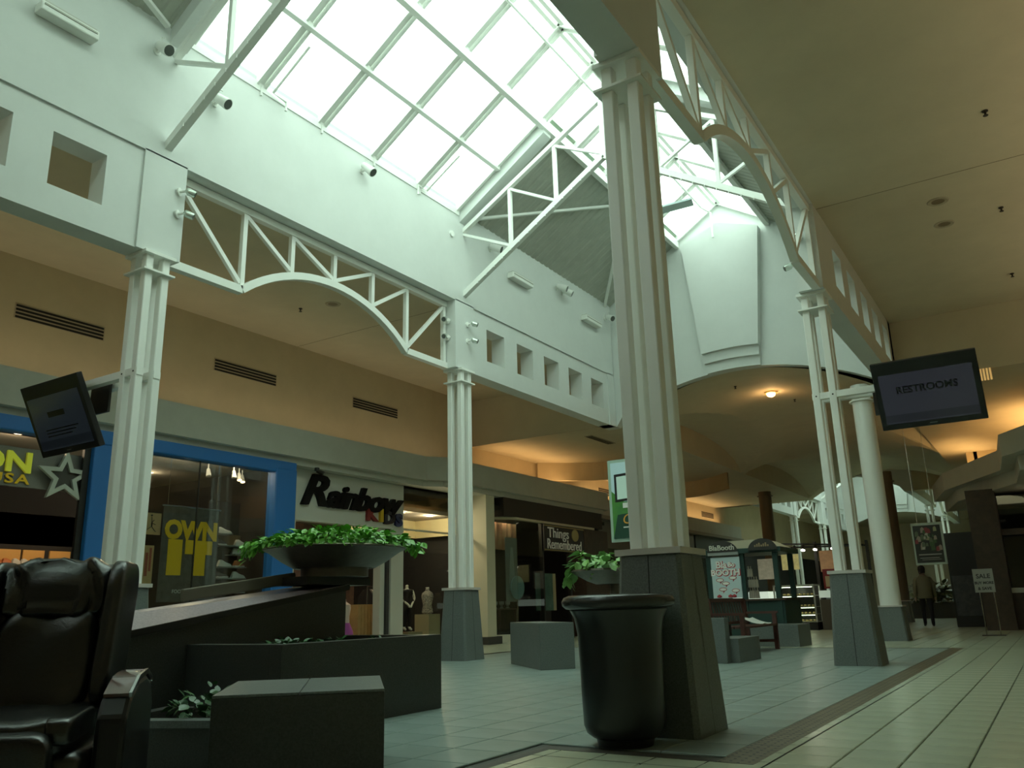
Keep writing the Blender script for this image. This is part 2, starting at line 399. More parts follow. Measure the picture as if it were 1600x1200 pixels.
    MB().tube([(c-.25, 2.0, z(c)-.25), (c-.25, YB-.5, z(c)-.25), (c-.1, YB-.3, z(c)-.35), (c-.1, YB-.3, z(c)-1.0)], .025).build('sprinkler_pipe', STEEL, sk)
    MB().tube([(.95, 5.2, z(.95)-.12), (.2, 5.2, z(.2)-.1), (.2, 4.95, z(.2)-.1), (.2, 4.95, -.1)], .018).build('sprinkler_pipe', STEEL, sk)
    for s in (0, 1):   # importance portals in the glazed openings
        f = (lambda x: W-x) if s else (lambda x: x)
        sd = (1 if s else -1)
        ln = math.hypot(c, SL*c)
        xd = Vector((1, 0, SL)) if not s else Vector((1, 0, -SL))
        portal((ox+f(c/2), oy+(YA+YB)/2, zr(c/2)+.25), xd, (0,-1,0), ln, YB-YA)
    return sk

ARZ, ARS, ARH = 6.1, 5.3, W/2-TW       # crown, springing, half width of the end arches
ARR = (ARH**2+(ARZ-ARS)**2)/(2*(ARZ-ARS))
def zarch(x): return ARZ-ARR+math.sqrt(ARR**2-min(abs(x-W/2), ARH)**2)
def end_wall(name, y, sgn, ox, oy, label):
    """gable wall with segmental arch; sgn: side the face looks to (-1 = -Y)"""
    c = W/2; n = 40; mb = MB(); t = .25
    xs = [-.2+(W+.4)*k/n for k in range(n+1)]
    bot = [zarch(x) if abs(x-c) <= ARH else HC for x in xs]; top = [zr(max(0,min(W,x)))+.12 for x in xs]
    vs = []
    for x, b, tt in zip(xs, bot, top): vs += [(x, y, b), (x, y, tt), (x, y-sgn*t, b), (x, y-sgn*t, tt)]
    fs = []
    for k in range(n):
        a = 4*k; fs += [(a, a+4, a+5, a+1), (a+2, a+3, a+7, a+6), (a, a+2, a+6, a+4), (a+1, a+5, a+7, a+3)]
    fs += [(0,1,3,2), (4*n, 4*n+2, 4*n+3, 4*n+1)]
    w = mb.add(vs, fs).build(name, WHITE); w.location = (ox, oy, 0); struct(w, label)
    def band(za, zb, pr, nm, top_fn=None):
        m = MB(); k = 12
        for i in range(k):
            def X(u, zz): return c+(u*2-1)*(.63+.30*max(0, zz-6.1)/3.0)
            u0, u1 = i/k, (i+1)/k
            P = []
            for u in (u0, u1):
                xb_ = X(u, 6.1+za); z0 = zarch(xb_)+za; z1 = (zarch(xb_)+zb) if zb else (top_fn(u))
                xt = X(u, z1)
                P += [(xb_, y, z0), (xt, y, z1), (xb_, y+sgn*pr, z0), (xt, y+sgn*pr, z1)]
            f = [(2,6,7,3), (0,2,6,4), (1,5,7,3)]
            if i == 0: f.append((0,1,3,2))
            if i == k-1: f.append((4,6,7,5))
            m.add(P, f)
        return m.build(nm, WHITE, w)
    band(0, .23, .07, 'corbel_band'); band(.23, .46, .15, 'corbel_band')
    band(.46, None, .24, 'keystone_panel', lambda u: 9.75-.35*abs(u-.5)*2)
    return w

def column(x, y, ox, oy, label, group=None, z_top=HC):
    t = thing('clustered_column', label, 'column', (ox+x, oy+y, 0), 0, group)
    p = MB().frus(0, 0, 0, 1.155, .29, .225, .12).build('granite_pedestal', GRANL, t)
    for a in range(4):
        r = Matrix.Rotation(a*PI/2, 3, 'Z')
        vs = [r@Vector(v) for v in ((-.004, -.2925, .004), (.004, -.2925, .004), (.004, -.2275, 1.15), (-.004, -.2275, 1.15))]
        MB().add(vs, [(0,1,2,3)]).build('panel_joint', BLACK, p)
    MB().box(-.243, .243, -.243, .243, 1.158, 1.2).build('ledge', LEDGE, t)
    for sx in (-1, 1):
        for sy in (-1, 1):
            cx, cy = sx*.112, sy*.112
            MB().frus(cx, cy, 1.2, z_top-.04, .05, .05, .16).build('post', STEEL, t)
    MB().box(-.211, .211, -.211, .211, 4.88, 4.9026).build('cap_plate', STEEL, t)
    MB().box(-.211, .211, -.211, .211, z_top-.04, z_top).build('cap_plate', STEEL, t)
    return t

def hall(ox, oy, near):
    nm = 'near hall' if near else 'far hall'
    pier_wall('wall_left_fascia' if near else 'wall_left_far_fascia', -.2, .114, .2, ox, oy, 'white fascia wall with square openings along one side of the %s' % nm)
    pier_wall('wall_right_fascia' if near else 'wall_right_far_fascia', W-.114, W+.2, W-.2, ox, oy, 'white fascia wall with square openings along the walkway side of the %s' % nm)
    arch_truss(-.10, ox, oy, 'white arched steel truss on the shop side of the %s' % nm, 'arched trusses'); arch_truss(W+.10, ox, oy, 'white arched steel truss beside the walkway of the %s' % nm, 'arched trusses')
    roof_truss(0, ox, oy, 'white scissor roof truss, the nearer one in the %s' % nm, 'scissor roof trusses'); roof_truss(L, ox, oy, 'white scissor roof truss, the farther one in the %s' % nm, 'scissor roof trusses')
    roof(ox, oy, nm)
    end_wall('wall_back' if near else 'wall_back_far', YB+.02, -1, ox, oy, 'white gable end wall with arched opening and keystone, %s' % nm)
    end_wall('wall_front' if near else 'wall_front_far', YA-.02, 1, ox, oy, 'white gable wall with arched opening at the near end, %s' % nm)
hall(0, 0, True)
FOX, FOY = -2.35, 39.1
hall(FOX, FOY, False)
column(W, 0, 0, 0, 'tall clustered white column right behind the black bin', 'clustered columns')
column(0, 0, 0, 0, 'clustered white column carrying the tilted screen near the star sign', 'clustered columns')
column(0, L, 0, 0, 'clustered white column before the clothes shop window with mannequins', 'clustered columns')
column(W, L, 0, 0, 'clustered white column with screen arm beside the round column', 'clustered columns')
for (x, y, lb) in ((0, 0, 'far clustered column, nearer one on the shop side of the far hall'), (W, 0, 'far clustered column, nearer one on the walkway side of the far hall'),
                   (0, L, 'far clustered column under the far arched truss, shop side'), (W, L, 'far clustered column beside the hanging movie poster')):
    column(x, y, FOX, FOY, lb, 'clustered columns')
# ================================================================== AISLES, CEILINGS, LINK
def S(name, mb, mt, label=None): return struct(mb.build(name, mt), label)
XW = -4.3; XR = 11.0
S('ceiling_left', MB().box(XW-.3, -.2, -8, YB-.1, HT, HT+.3), CREAM, 'cream plaster ceiling over the shop walkway')
S('ceiling_right', MB().box(W+.2, XR+.3, -8, YB-.1, HT, HT+.3), CREAM, 'cream plaster ceiling over the open walkway')
MBJ = MB().box(W+.2, XR, 6.35, 6.358, HT-.003, HT+.01).box(XW, -.2, 6.35, 6.358, HT-.003, HT+.01)
S('trim_1', MBJ, mat('joint_line', (.2, .16, .1), .8), 'thin control joint across the walkway ceiling')
S('wall_left', MB().box(XW-.3, XW, -8, 34, 3.7, HT+.1), TAN, 'tan upper wall with long slot vents above the shops')
S('wall_right', MB().box(XR, XR+.3, -13, 34, -.2, HT+.1), TAN, 'tan wall along the open walkway')
S('trim_2', MB().prism([(-3.12,-8),(-3.12,9.35),(-2.82,9.75),(-2.82,18.2),(-3.6,18.8),(-3.6,34),(XW-.1,34),(XW-.1,-8)], lambda u, v, d: (u, v, 3.75+d), .55), GREYB, 'grey plaster bulkhead over the shop fronts')
S('trim_3', MB().prism([(-3.25,-8),(-3.25,9.4),(-2.95,9.8),(-2.95,18.1),(-3.7,18.7),(-3.7,34),(XW-.1,34),(XW-.1,-8)], lambda u, v, d: (u, v, 3.62+d), .14), GREYB, 'recessed lower step of the grey bulkhead')
# link: bulkheads at the hall end, low ceilings, vault
ZL = 5.17
S('wall_left_bulkhead', MB().box(XW-.1, -.2, YB-.1, YB+.15, ZL, HT+.2), CREAM, 'cream bulkhead closing the shop walkway ceiling')
S('wall_right_bulkhead', MB().box(W+.2, XR+.2, YB-.1, YB+.15, ZL, HT+.2), CREAM, 'cream bulkhead closing the open walkway ceiling')
S('ceiling_left_low', MB().box(XW-.1, TW+.002, YB+.15, 32.9, ZL, ZL+.25), CREAM, 'low cream ceiling beyond the hall, shop side')
S('ceiling_right_low', MB().box(W-TW-.002, XR+.2, YB+.15, 32.9, ZL, ZL+.3), CREAM, 'low cream ceiling beyond the hall, walkway side')
# curved coves hanging under the low ceilings
def cove(name, pts, z0, z1, mt, label):
    n = len(pts); m = MB(); m.add([(x, y, z) for x, y in pts for z in (z0, z1)], [(2*i, 2*i+2, 2*i+3, 2*i+1) for i in range(n-1)])
    m.add([(x+.0, y+.12, z) for x, y in pts for z in (z0, z1)], [(2*i, 2*i+1, 2*i+3, 2*i+2) for i in range(n-1)])
    m.add([(x, y+e, z0) for x, y in pts for e in (0, .12)], [(2*i, 2*i+1, 2*i+3, 2*i+2) for i in range(n-1)])
    return S(name, m, mt, label)
cove('trim_4', [(-4.2+4.0*k/12, 16.2+1.3*math.sin(PI*k/12)) for k in range(13)], 4.62, ZL, TAN, 'curved tan drop under the low ceiling, shop side')
cove('trim_5', [(-4.2+4.0*k/12, 22.2+1.3*math.sin(PI*k/12)) for k in range(13)], 4.6, ZL, TAN, 'second curved tan drop farther along the shop side')
# groin vault over the middle of the link
def vz(u, v):
    x = TW+(W-2*TW)*u; y = YB+.25+(32.7-YB-.25)*v
    b = ZL+(zarch(x)-ARS)*(ARZ-ZL)/(ARZ-ARS)
    def cr(yc, hw): return ZL+(.78)*math.sqrt(max(0, 1-((y-yc)/hw)**2))
    return (x, y, max(b-.0, cr(18.2, 4.4), cr(27.6, 4.4)) if abs(x-W/2) > .2 else max(b, cr(18.2,4.4), cr(27.6,4.4)))
S('ceiling_vault', MB().grid(vz, 40, 90), CREAM, 'groin vaulted cream ceiling between the two halls')
S('ceiling_vault_side', MB().box(TW-.15, TW-.001, YB+.2, 32.8, ZL+.2, 6.6).box(W-TW+.001, W-TW+.15, YB+.2, 32.8, ZL+.2, 6.6).box(TW-.3, W+.3, YB+.2, 32.8, 6.6, 6.7), CREAM, 'upstand closing the sides of the vault')
# closing pieces of the shell behind the camera and around the far hall
S('ceiling_back', MB().box(-10, 15, -13, YA-.2, HC, HC+.3), CREAM, 'low ceiling behind the near hall')
S('wall_front_shell', MB().box(-10, 15, -13.2, -12.9, 0, 7), TAN, 'closing wall behind the viewpoint')
S('ceiling_far', MB().box(-10, FOX-.2, 32.7, 54, HT, HT+.3).box(FOX+W+.2, 15, 32.7, 54, HT, HT+.3), CREAM, 'cream walkway ceilings of the far hall')
S('wall_far_bulkhead', MB().box(-10, FOX-.2, 32.6, 32.9, ZL, HT+.3).box(FOX+W+.2, 15, 32.6, 32.9, ZL, HT+.3), CREAM, 'cream bulkheads where the far hall begins')
S('wall_far_left', MB().box(FOX-3.4, FOX-3.1, 32.7, 62, 3.6, 7), TAN, 'tan upper wall over the far shops').location.x = 0
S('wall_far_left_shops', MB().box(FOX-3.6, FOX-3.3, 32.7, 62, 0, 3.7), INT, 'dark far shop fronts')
S('wall_far_right', MB().box(FOX+W+3.0, FOX+W+3.3, 32.9, 62, 0, 7), TAN, 'tan wall of the far walkway')
S('ceiling_far_end', MB().box(-10, 15, 52.1, 62.5, HC+1.0, HC+1.3), CREAM, 'low ceiling at the far end of the mall')
S('wall_end', MB().box(-10, 15, 62, 62.3, 0, HC+1.2), CREAM, 'closing wall at the far end of the mall')
# shop-side shell
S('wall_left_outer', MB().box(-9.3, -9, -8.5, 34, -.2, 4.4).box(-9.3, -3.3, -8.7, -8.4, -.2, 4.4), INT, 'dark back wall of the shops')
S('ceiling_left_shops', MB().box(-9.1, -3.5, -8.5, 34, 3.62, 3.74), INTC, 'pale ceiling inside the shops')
# slot vents in the tan wall
SLOT = mat('vent_slot', (.015, .014, .012), .9)
VF = mat('vent_frame', (.45, .36, .24), .7)
def vent(y0, y1, z, label, x=XW):
    t = thing('slot_vent', label, 'vent', (x, (y0+y1)/2, z), 0, 'slot vents in the tan wall')
    h = (y1-y0)/2
    MB().box(0, .006, -h, h, -.125, .125).build('frame', VF, t)
    for k in range(4): MB().box(.004, .012, -h+.02, h-.02, -.115+k*.061, -.08+k*.061).build('slot', SLOT, t)
vent(.5, 2.0, 5.56, 'long slot vent nearest the tilted screen'); vent(4.25, 5.82, 5.56, 'long slot vent above the blue shop frame'); vent(8.1, 9.7, 5.55, 'long slot vent above the clothes shop')
for k, nm in enumerate(('first', 'second', 'third', 'fourth')):
    vent(20.5+3.4*k, 22.1+3.4*k, 4.75, '%s short slot vent along the distant tan wall' % nm)
t = thing('ceiling_vent', 'dark linear ceiling vent beyond the square openings', 'vent', (-1.0, 14.2, ZL))
MB().box(-.12, .12, -.7, .7, -.012, .0).build('frame', VF, t)
for k in range(3): MB().box(-.09+k*.065, -.05+k*.065, -.66, .66, -.016, -.008).build('slot', SLOT, t)
t = thing('ceiling_vent', 'small lit louvre vent beside the wide hanging screen', 'vent', (8.25, YB-.1, 5.55-.6))
for k in range(4): MB().box(-.10+k*.055, -.065+k*.055, -.02, 0, -.02, .22).build('louvre', mat('glow_louvre', (.8, .55, .22), .5, emit=(1, .6, .2), es=.35), t)  # warm light on the louvres is put into their colour and emission
# ceiling fittings
SPK = mat('sprinkler_dark', (.03, .025, .02), .5)
def sprinkler(x, y, label, z=HT):
    t = thing('sprinkler', label, 'sprinkler', (x, y, z), 0, 'ceiling sprinklers')
    MB().lathe([(.035, -.012), (.035, 0)], n=12).build('rose', SPK, t); MB().lathe([(.012, -.06), (.014, -.012)], n=8).lathe([(.03, -.066), (.03, -.06)], n=10).build('head', SPK, t)
for i, (x, y, l) in enumerate(((8.97, 4.9, 'black sprinkler nearest the viewer on the walkway ceiling'), (8.98, 7.95, 'middle black sprinkler on the walkway ceiling'), (8.99, 11.1, 'black sprinkler farthest along the walkway ceiling'), (-2.5, 4.75, 'black sprinkler seen through the arched truss'))): sprinkler(x, y, l)
sprinkler(2.75, 14.4, 'sprinkler on the vault before the glowing lamp', 6.08); sprinkler(3.6, 16.8, 'sprinkler on the vault behind the glowing lamp', 6.08)
def downlight(x, y, z, label, lit, group='recessed downlights'):
    t = thing('recessed_downlight', label, 'light', (x, y, z), 0, group)
    MB().lathe([(.09, -.006), (.135, -.012), (.15, 0)], n=24, cap=False).build('trim_ring', mat('downlight_ring', (.42, .36, .25), .5), t, True)
    MB().lathe([(.001, -.004), (.09, -.006)], n=24, cap=False).build('lens', mat('lens_lit', (.9, .7, .4), .4, emit=(1, .62, .25), es=9) if lit else mat('lens_off', (.22, .17, .1), .4), t)
    return t
downlight(8.2, 8.07, HT, 'unlit round downlight in the walkway ceiling, the larger mark', False); downlight(8.21, 7.17, HT, 'unlit round downlight in the walkway ceiling, the fainter mark', False)
downlight(-1.84, 4.94, HT, 'unlit round downlight seen through the arched truss', False)
lampw = (1, .6, .25)
def spotlamp(name, p, power, col=lampw, size=.08, spot=None, target=None):
    l = bpy.data.lights.new(name, 'SPOT' if spot else 'POINT'); l.energy = power; l.color = col; l.shadow_soft_size = size
    if spot: l.spot_size = spot; l.spot_blend = .6
    o = bpy.data.objects.new(name, l); COL.objects.link(o); o.location = p
    if target: o.rotation_euler = (Vector(target)-Vector(p)).to_track_quat('-Z', 'Y').to_euler()
    return o
t = thing('vault_lamp', 'glowing amber domed lamp on the vault beyond the arch', 'light', (3.3, 15.6, 6.09))
MB().lathe([(.16, 0), (.17, -.03), (.12, -.04)], n=24, cap=False).build('ring', mat('lamp_ring', (.6, .45, .2), .4), t, True)
MB().lathe([(.12, -.04), (.10, -.10), (.05, -.13), (.002, -.135)], n=24, cap=False).build('bowl', mat('lamp_bowl', (.9, .75, .5), .4, emit=(1, .60, .22), es=6), t, True)
spotlamp('vault_lamp_light', (3.3, 15.6, 5.85), 12)
# cove lighting and added fill strips lying on top of the bulkheads
S('trim_10', MB().box(9.75, XR+.1, -8, YB, 3.75, 4.3), GREYB, 'grey plaster bulkhead over the shops along the open walkway')
def cove_strip(x, y0, y1, z, power, col, label):
    t = thing('cove_light', label, 'light', (x, (y0+y1)/2, z), 0, 'cove lights on the bulkheads'); h = (y1-y0)/2
    MB().box(-.08, .08, -h, h, 0, .03).build('channel', ALU, t); MB().box(-.09, -.08, -h, h, 0, .07).box(.08, .09, -h, h, 0, .07).build('lip', ALU, t)
    l = bpy.data.lights.new('cove_light_lamp', 'AREA'); l.shape = 'RECTANGLE'; l.size = .14; l.size_y = 2*h; l.energy = power; l.color = col
    o = bpy.data.objects.new('cove_light_lamp', l); COL.objects.link(o); o.location = (x, (y0+y1)/2, z+.05); o.rotation_euler = (PI, 0, 0)
cove_strip(-3.75, -7, 11.5, 4.30, 26, (1, .84, .56), 'added dim fill light strip above the shoe and clothes shops'); cove_strip(-3.6, 13, 18, 4.30, 22, (1, .62, .26), 'warm cove light strip above the gift shop'); cove_strip(-4.0, 19, 33, 4.30, 50, (1, .66, .30), 'warm cove light strip above the far dark shops')  # first strip is unseen fill, added to brighten the shop walkway
cove_strip(10.4, 0, 12.2, 4.30, 34, (1, .86, .58), 'added fill light strip along the open walkway, out of view'); cove_strip(7.0, 21.0, 23.3, 4.20, 14, (1, .60, .22), 'short warm cove light strip over the far end of the dark store'); cove_strip(8.9, 16.8, 20.5, 4.20, 40, (1, .60, .22), 'warm cove light strip above the dark store'); cove_strip(7.4, 22.5, 32, 4.22, 60, (1, .62, .25), 'warm cove light strip beyond the dark store')  # first strip is added out of view to brighten the walkway ceiling
# round columns in the link
def round_column(x, y, r, hp, label, mt, top=5.1, base=.28):
    t = thing('round_column', label, 'column', (x, y, 0), 0, 'round columns')
    MB().frus(0, 0, 0, hp-.03, base, base*.82, .1).build('granite_pedestal', GRANL, t)
    MB().box(-base*.9, base*.9, -base*.9, base*.9, hp-.03, hp).build('ledge', LEDGE, t)
    MB().lathe([(r, hp), (r, top-.12), (r+.06, top-.12), (r+.06, top-.09), (r, top-.09), (r, top+.25)], n=32).build('shaft', mt, t, True)
    return t
round_column(5.82, 13.35, .205, .69, 'white round column on a granite base beyond the clustered column', STEEL)
BRC = mat('brown_column_paint', (.20, .16, .12), .6)
round_column(4.0, 27.5, .25, .75, 'brown round column just beyond the white round one', BRC)
round_column(-.75, 28.5, .25, .75, 'brown round column above the kiosk, by the far shops', BRC)
# ================================================================== SHOPS (shop side)
def room(y0, y1, label_wall):
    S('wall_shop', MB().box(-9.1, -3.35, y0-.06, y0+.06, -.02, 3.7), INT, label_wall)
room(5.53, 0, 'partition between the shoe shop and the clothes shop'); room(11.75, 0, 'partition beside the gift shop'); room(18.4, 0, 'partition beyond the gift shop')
YEL = mat('yellow_print', (.95, .58, .01), .5); YELG = mat('yellow_letter', (.75, .78, .05), .4, emit=(.75, .75, .05), es=.12)
WARM = mat('shop_lens', (.9, .8, .6), .4, emit=(1, .72, .35), es=7)
def shop_light(x, y, z, label, power=0, group='shop downlights'):
    t = thing('shop_downlight', label, 'light', (x, y, z), 0, group)
    MB().lathe([(.07, 0), (.085, -.008), (.095, 0)], n=20, cap=False).build('ring', STEEL, t); MB().lathe([(.001, -.003), (.07, -.003)], n=20, cap=False).build('lens', WARM, t)
    if power: spotlamp('shop_light', (x, y, z-.12), power, (1, .78, .5), .1)
# ---- shoe shop
sf = thing('shoe_storefront', 'bright blue framed glass front of the shoe shop', 'storefront', (-3.3, 0, 0))
MB().box(-.1, .12, -7.5, 5.46, 3.42, 3.64).build('header', BLUE, sf, bevel=.02)
MB().box(-.12, .12, 1.40, 1.80, -.01, 3.42).build('post', BLUE, sf, bevel=.02); MB().box(-.12, .14, 4.95, 5.46, -.01, 3.5).build('post', BLUE, sf, bevel=.03)
MB().box(-.03, .03, 1.3, 1.4, -.01, 3.42).build('jamb', DARK, sf)
for (a, b) in ((1.82, 3.36), (3.38, 4.93)): MB().box(-.006, .006, a, b, .14, 3.42).build('pane', GLASS, sf)
MB().box(-.08, .08, 1.8, 4.95, -.01, .14).build('sill', DARK, sf)
MB().box(-.01, .01, 3.36, 3.38, .14, 3.42).build('pane_joint', DARK, sf)
sg = thing('shoe_shop_sign', 'grey mesh sign board with yellow lettering above the shoe shop entrance', 'sign', (-3.42, 0, 2.68))
MB().box(-.05, 0, -7.2, 1.36, 0, .56).build('board', mat('perforated_grey', (.2, .195, .17), .6, noise=.35, nscale=120), sg)
text('lettering', 'FOOTACTION', .40, (.03, .62, .33), FX, YELG, sg, ext=.02, sx=1.25, bold=.012, align='RIGHT')
text('lettering', 'USA', .19, (.02, .60, .10), FX, YEL, sg, ext=.008, sx=1.5, bold=.004, align='RIGHT', spacing=1.15)
stp = []
for k in range(10):
    a = PI/2+k*PI/5; r = 1 if k % 2 == 0 else .42; stp.append((math.cos(a)*.43*r, math.sin(a)*.40*r))
inn = [(x*.58, y*.58) for x, y in stp]
st = thing('star_sign', 'silver outlined star on the shoe shop sign board', 'sign', (-3.34, 1.06, 2.87))
mbs = MB()
for d0, d1 in ((0, .06),):
    n = 10; vs = []
    for d in (d0, d1):
        vs += [(d, x, y) for x, y in stp]+[(d, x, y) for x, y in inn]
    fs = []
    for i in range(n):
        j = (i+1) % n
        fs += [(20+i, 20+j, 30+j, 30+i), (i, 10+i, 10+j, j), (i, j, 20+j, 20+i), (10+i, 30+i, 30+j, 10+j)]
    mbs.add(vs, fs)
mbs.build('outline', mat('silver_paint', (.48, .52, .46), .4, metal=.3), st)
MB().prism(inn, lambda u, v, d: (d, u, v), .015).build('star_field', mat('star_dark', (.06, .055, .045), .6), st)
# banner
bn = thing('lettered_banner', 'grey fabric banner with big yellow lettering in the shoe shop window', 'banner', (-3.8, 3.66, 1.08))
BANM = mat('grey_banner', (.05, .05, .047), .8, col2=(.12, .12, .11), nscale=9)
MB().box(-.012, 0, -.575, .575, 0, 1.6).build('cloth', BANM, bn); MB().tube([(-.006, -.6, 1.6), (-.006, .6, 1.6)], .018).build('rod', CHROME, bn)
for y in (-.5, .5): MB().tube([(-.006, y, 1.6), (-.006, y, 2.54)], .004, 5).build('wire', CHROME, bn)
text('lettering', 'OWN', .42, (.004, .01, 1.19), FX, YEL, bn, ext=.003, sx=.98, bold=.022, spacing=.95)
MB().box(0, .007, -.44, -.16, .44, 1.04).box(0, .007, -.1, .45, .80, 1.04).box(0, .007, .07, .32, .44, .8).build('lettering', YEL, bn)
text('lettering', 'FOOTACTION', .085, (.004, -.02, .17), FX, mat('white_print', (.7, .7, .68), .6), bn, ext=.002)
# logo panel and slim banner
WOODP = mat('pale_wood_panel', (.55, .36, .17), .6, noise=.1, nscale=5)
lp = thing('logo_panel', 'pale wooden panel with a black leaping figure emblem in the shoe shop', 'sign', (-3.85, 2.75, 2.18))
MB().box(-.03, 0, -.34, .34, 0, .36).build('panel', WOODP, lp)
fig = MB()
for a, b, w in (((.16, .20), (.20, .24), .035), ((.16, .20), (.16, .13), .045), ((.16, .135), (.22, .07), .022), ((.16, .135), (.09, .08), .022), ((.165, .19), (.24, .165), .014), ((.165, .19), (.155, .29), .014), ((.22, .07), (.245, .05), .02), ((.09, .08), (.06, .065), .02)):
    fig.bar((.003, a[0], a[1]), (.003, b[0], b[1]), .006, w, (1,0,0))
fig.lathe([(.001, .30), (.018, .31), (.018, .325), (.001, .335)], .003, .155, 8)
e = fig.build('emblem', BLACK, lp)
sb = thing('slim_banner', 'narrow tan banner hanging under the emblem panel', 'banner', (-3.85, 2.9, 1.38))
MB().box(-.01, 0, -.10, .10, 0, .62).build('cloth', WOODP, sb); MB().box(0, .004, -.05, .0, .12, .5).box(0, .004, .02, .06, .2, .58).build('print', mat('red_print', (.35, .06, .04), .6), sb)
# shoes
SHW = mat('shoe_white', (.6, .6, .56), .5); SHD = mat('shoe_dark', (.10, .08, .07), .5); SHR = mat('shoe_orange', (.55, .18, .06), .5); SOLE = mat('shoe_sole', (.7, .7, .66), .6)
def shoe_mesh():
    up = MB(); n = 10
    prof = [(-.14, .05, .035), (-.12, .095, .04), (-.06, .10, .038), (-.02, .085, .04), (.03, .06, .043), (.08, .045, .045), (.12, .035, .038), (.145, .022, .02)]
    vs = []
    for y, h, w in prof: vs += [(w*math.cos(PI*k/6), y, .02+h*math.sin(PI*k/6)) for k in range(7)]
    fs = [(7*i+k, 7*i+k+1, 7*i+8+k, 7*i+7+k) for i in range(len(prof)-1) for k in range(6)]+[tuple(range(7)), tuple(range(7*len(prof)-1, 7*len(prof)-8, -1))]
    up.add(vs, fs)
    so = MB().prism([(-.15, -.035), (-.15, .035), (.0, .04), (.1, .048), (.155, .02), (.155, -.02), (.1, -.045), (.0, -.038)], lambda u, v, d: (v, u, d), .025)
    return up, so
def shoe(loc, rz, mt, label, group):
    t = thing('sports_shoe', label, 'shoe', loc, rz, group); u, s = shoe_mesh()
    u.build('upper', mt, t, True); s.build('sole', SOLE, t); return t
rackS = thing('shoe_shelves', 'dark stepped display shelves with shoes behind the shop window', 'shelf', (-3.95, 4.6, 0))
MB().box(-.2, -.17, -.36, .34, 0, 2.9).build('back_panel', INT, rackS)
for (z, y0, y1) in ((2.29, -.32, -.02), (2.08, -.32, .33), (1.93, .05, .33), (1.70, -.32, .33), (1.50, -.34, .33), (1.25, -.34, .33), (.8, -.34, .33), (.3, -.34, .33)): MB().box(-.18, .12, y0, y1, z-.02, z).build('shelf', mat('shelf_glass', (.3, .3, .28), .3), rackS)
MB().box(-.16, -.1, -.32, .33, 2.10, 2.29).build('header_card', mat('dim_wood', (.20, .13, .06), .6), rackS)
for i, (y, z, mt, l) in enumerate(((4.44, 2.29, SHW, 'white sports shoe alone on the top display shelf'), (4.85, 2.08, SHW, 'white sports shoe at the end of the second display shelf'), (4.4, 2.08, SHD, 'dark sports shoe on the second display shelf'), (4.82, 1.93, SHW, 'white sports shoe on the short half shelf'),
        (4.5, 1.70, SHW, 'bright white sports shoe in the middle of the display shelves'), (4.83, 1.70, SHR, 'reddish sports shoe on the middle display shelf'), (4.42, 1.50, SHD, 'grey sports shoe below the bright white one'), (4.82, 1.50, SHW, 'pale sports shoe beside the grey one below'), (4.5, 1.25, SHD, 'dark sports shoe on the lowest visible display shelf'))):
    shoe((-3.93, y, z), .25*((i % 3)-1), mt, l, 'shoes on the window shelves')
# shoe wall in the back of the shop
wallS = thing('shoe_wall', 'dark wall rack of shoes with amber header cards inside the shoe shop', 'rack', (-6.6, 2.3, 0))
MB().box(-.1, -.02, -2.6, 1.3, 0, 3.2).build('back_panel', INT, wallS)
AMB = mat('amber_card', (.75, .42, .12), .6)
cards = [-.42-.46*k for k in range(4, 0, -1)]+[-.42, .02, .50]
for y in (-2.7, -2.24, -1.78, -1.32, -.86, -.26, .16, .64): MB().box(-.02, .02, y-.19, y+.19, 1.86, 2.06).build('header_card', AMB, wallS)
for z in (1.78, 1.58, 1.38, 1.16, .92, .66): MB().box(-.02, .22, -2.6, 1.0, z-.015, z).build('shelf', mat('rack_shelf', (.12, .1, .08), .5), wallS)
for zi, z in enumerate((1.78, 1.58, 1.38, 1.16)):
    for k in range(9):
        shoe((-6.50, 1.55+.155*k+.04*(zi % 2), z), .3+random.uniform(-.15, .15), (SHW, SHR, SHD, SHW, SHR)[(k*2+zi) % 5], 'sports shoe on the %s shelf of the amber carded rack' % ('top', 'second', 'third', 'fourth')[zi], 'shoes on the wall rack, shelf %d' % (zi+1))
pic = thing('wall_picture', 'dark picture of running figures above the shoe rack', 'picture', (-6.62, 2.55, 2.15))
MB().box(-.02, .0, -.75, .75, 0, .55).build('print', mat('dark_print', (.02, .018, .015), .6, col2=(.12, .06, .03), nscale=4), pic); MB().box(-.03, -.005, -.77, .77, -.02, .57).build('frame', BLACK, pic)
spotlamp('rack_light', (-5.2, 2.2, 2.9), 30, (1, .7, .4), .1, 1.3, (-6.6, 2.3, 1.6))
for (x, y, l) in ((-3.97, 3.62, 'lit downlight over the yellow lettered banner'), (-3.99, 4.73, 'lit downlight over the shoe display shelves'), (-4.2, .78, 'lit downlight behind the shoe shop sign'), (-4.23, 1.93, 'lit downlight beside the blue entrance post'), (-6.0, 4.2, 'lit downlight deep in the shoe shop')): shop_light(x, y, 3.615, l, 30 if 'banner' in l else 9, 'shoe shop downlights')
for k, (x, y, l) in enumerate(((-4.37, 4.35, 'first track spot in the shoe window'), (-4.2, 4.8, 'second track spot in the shoe window'), (-4.35, 5.05, 'third track spot in the shoe window, lit'), (-4.5, 5.25, 'fourth track spot in the shoe window, lit'))):
    t = thing('track_spot', l, 'light', (x, y, 3.62), 0, 'track spots in the shoe window')
    MB().tube([(0, 0, 0), (0, 0, -.1)], .012).build('stem', STEEL, t); MB().tube([(0, 0, -.1), (.05, -.02, -.24)], [.03, .05], 12).build('can', STEEL, t, True)
    MB().tube([(.051, -.0205, -.243), (.052, -.021, -.246)], .04, 12).build('lens', WARM if k > 1 else mat('lens_off2', (.4, .4, .36), .4), t)
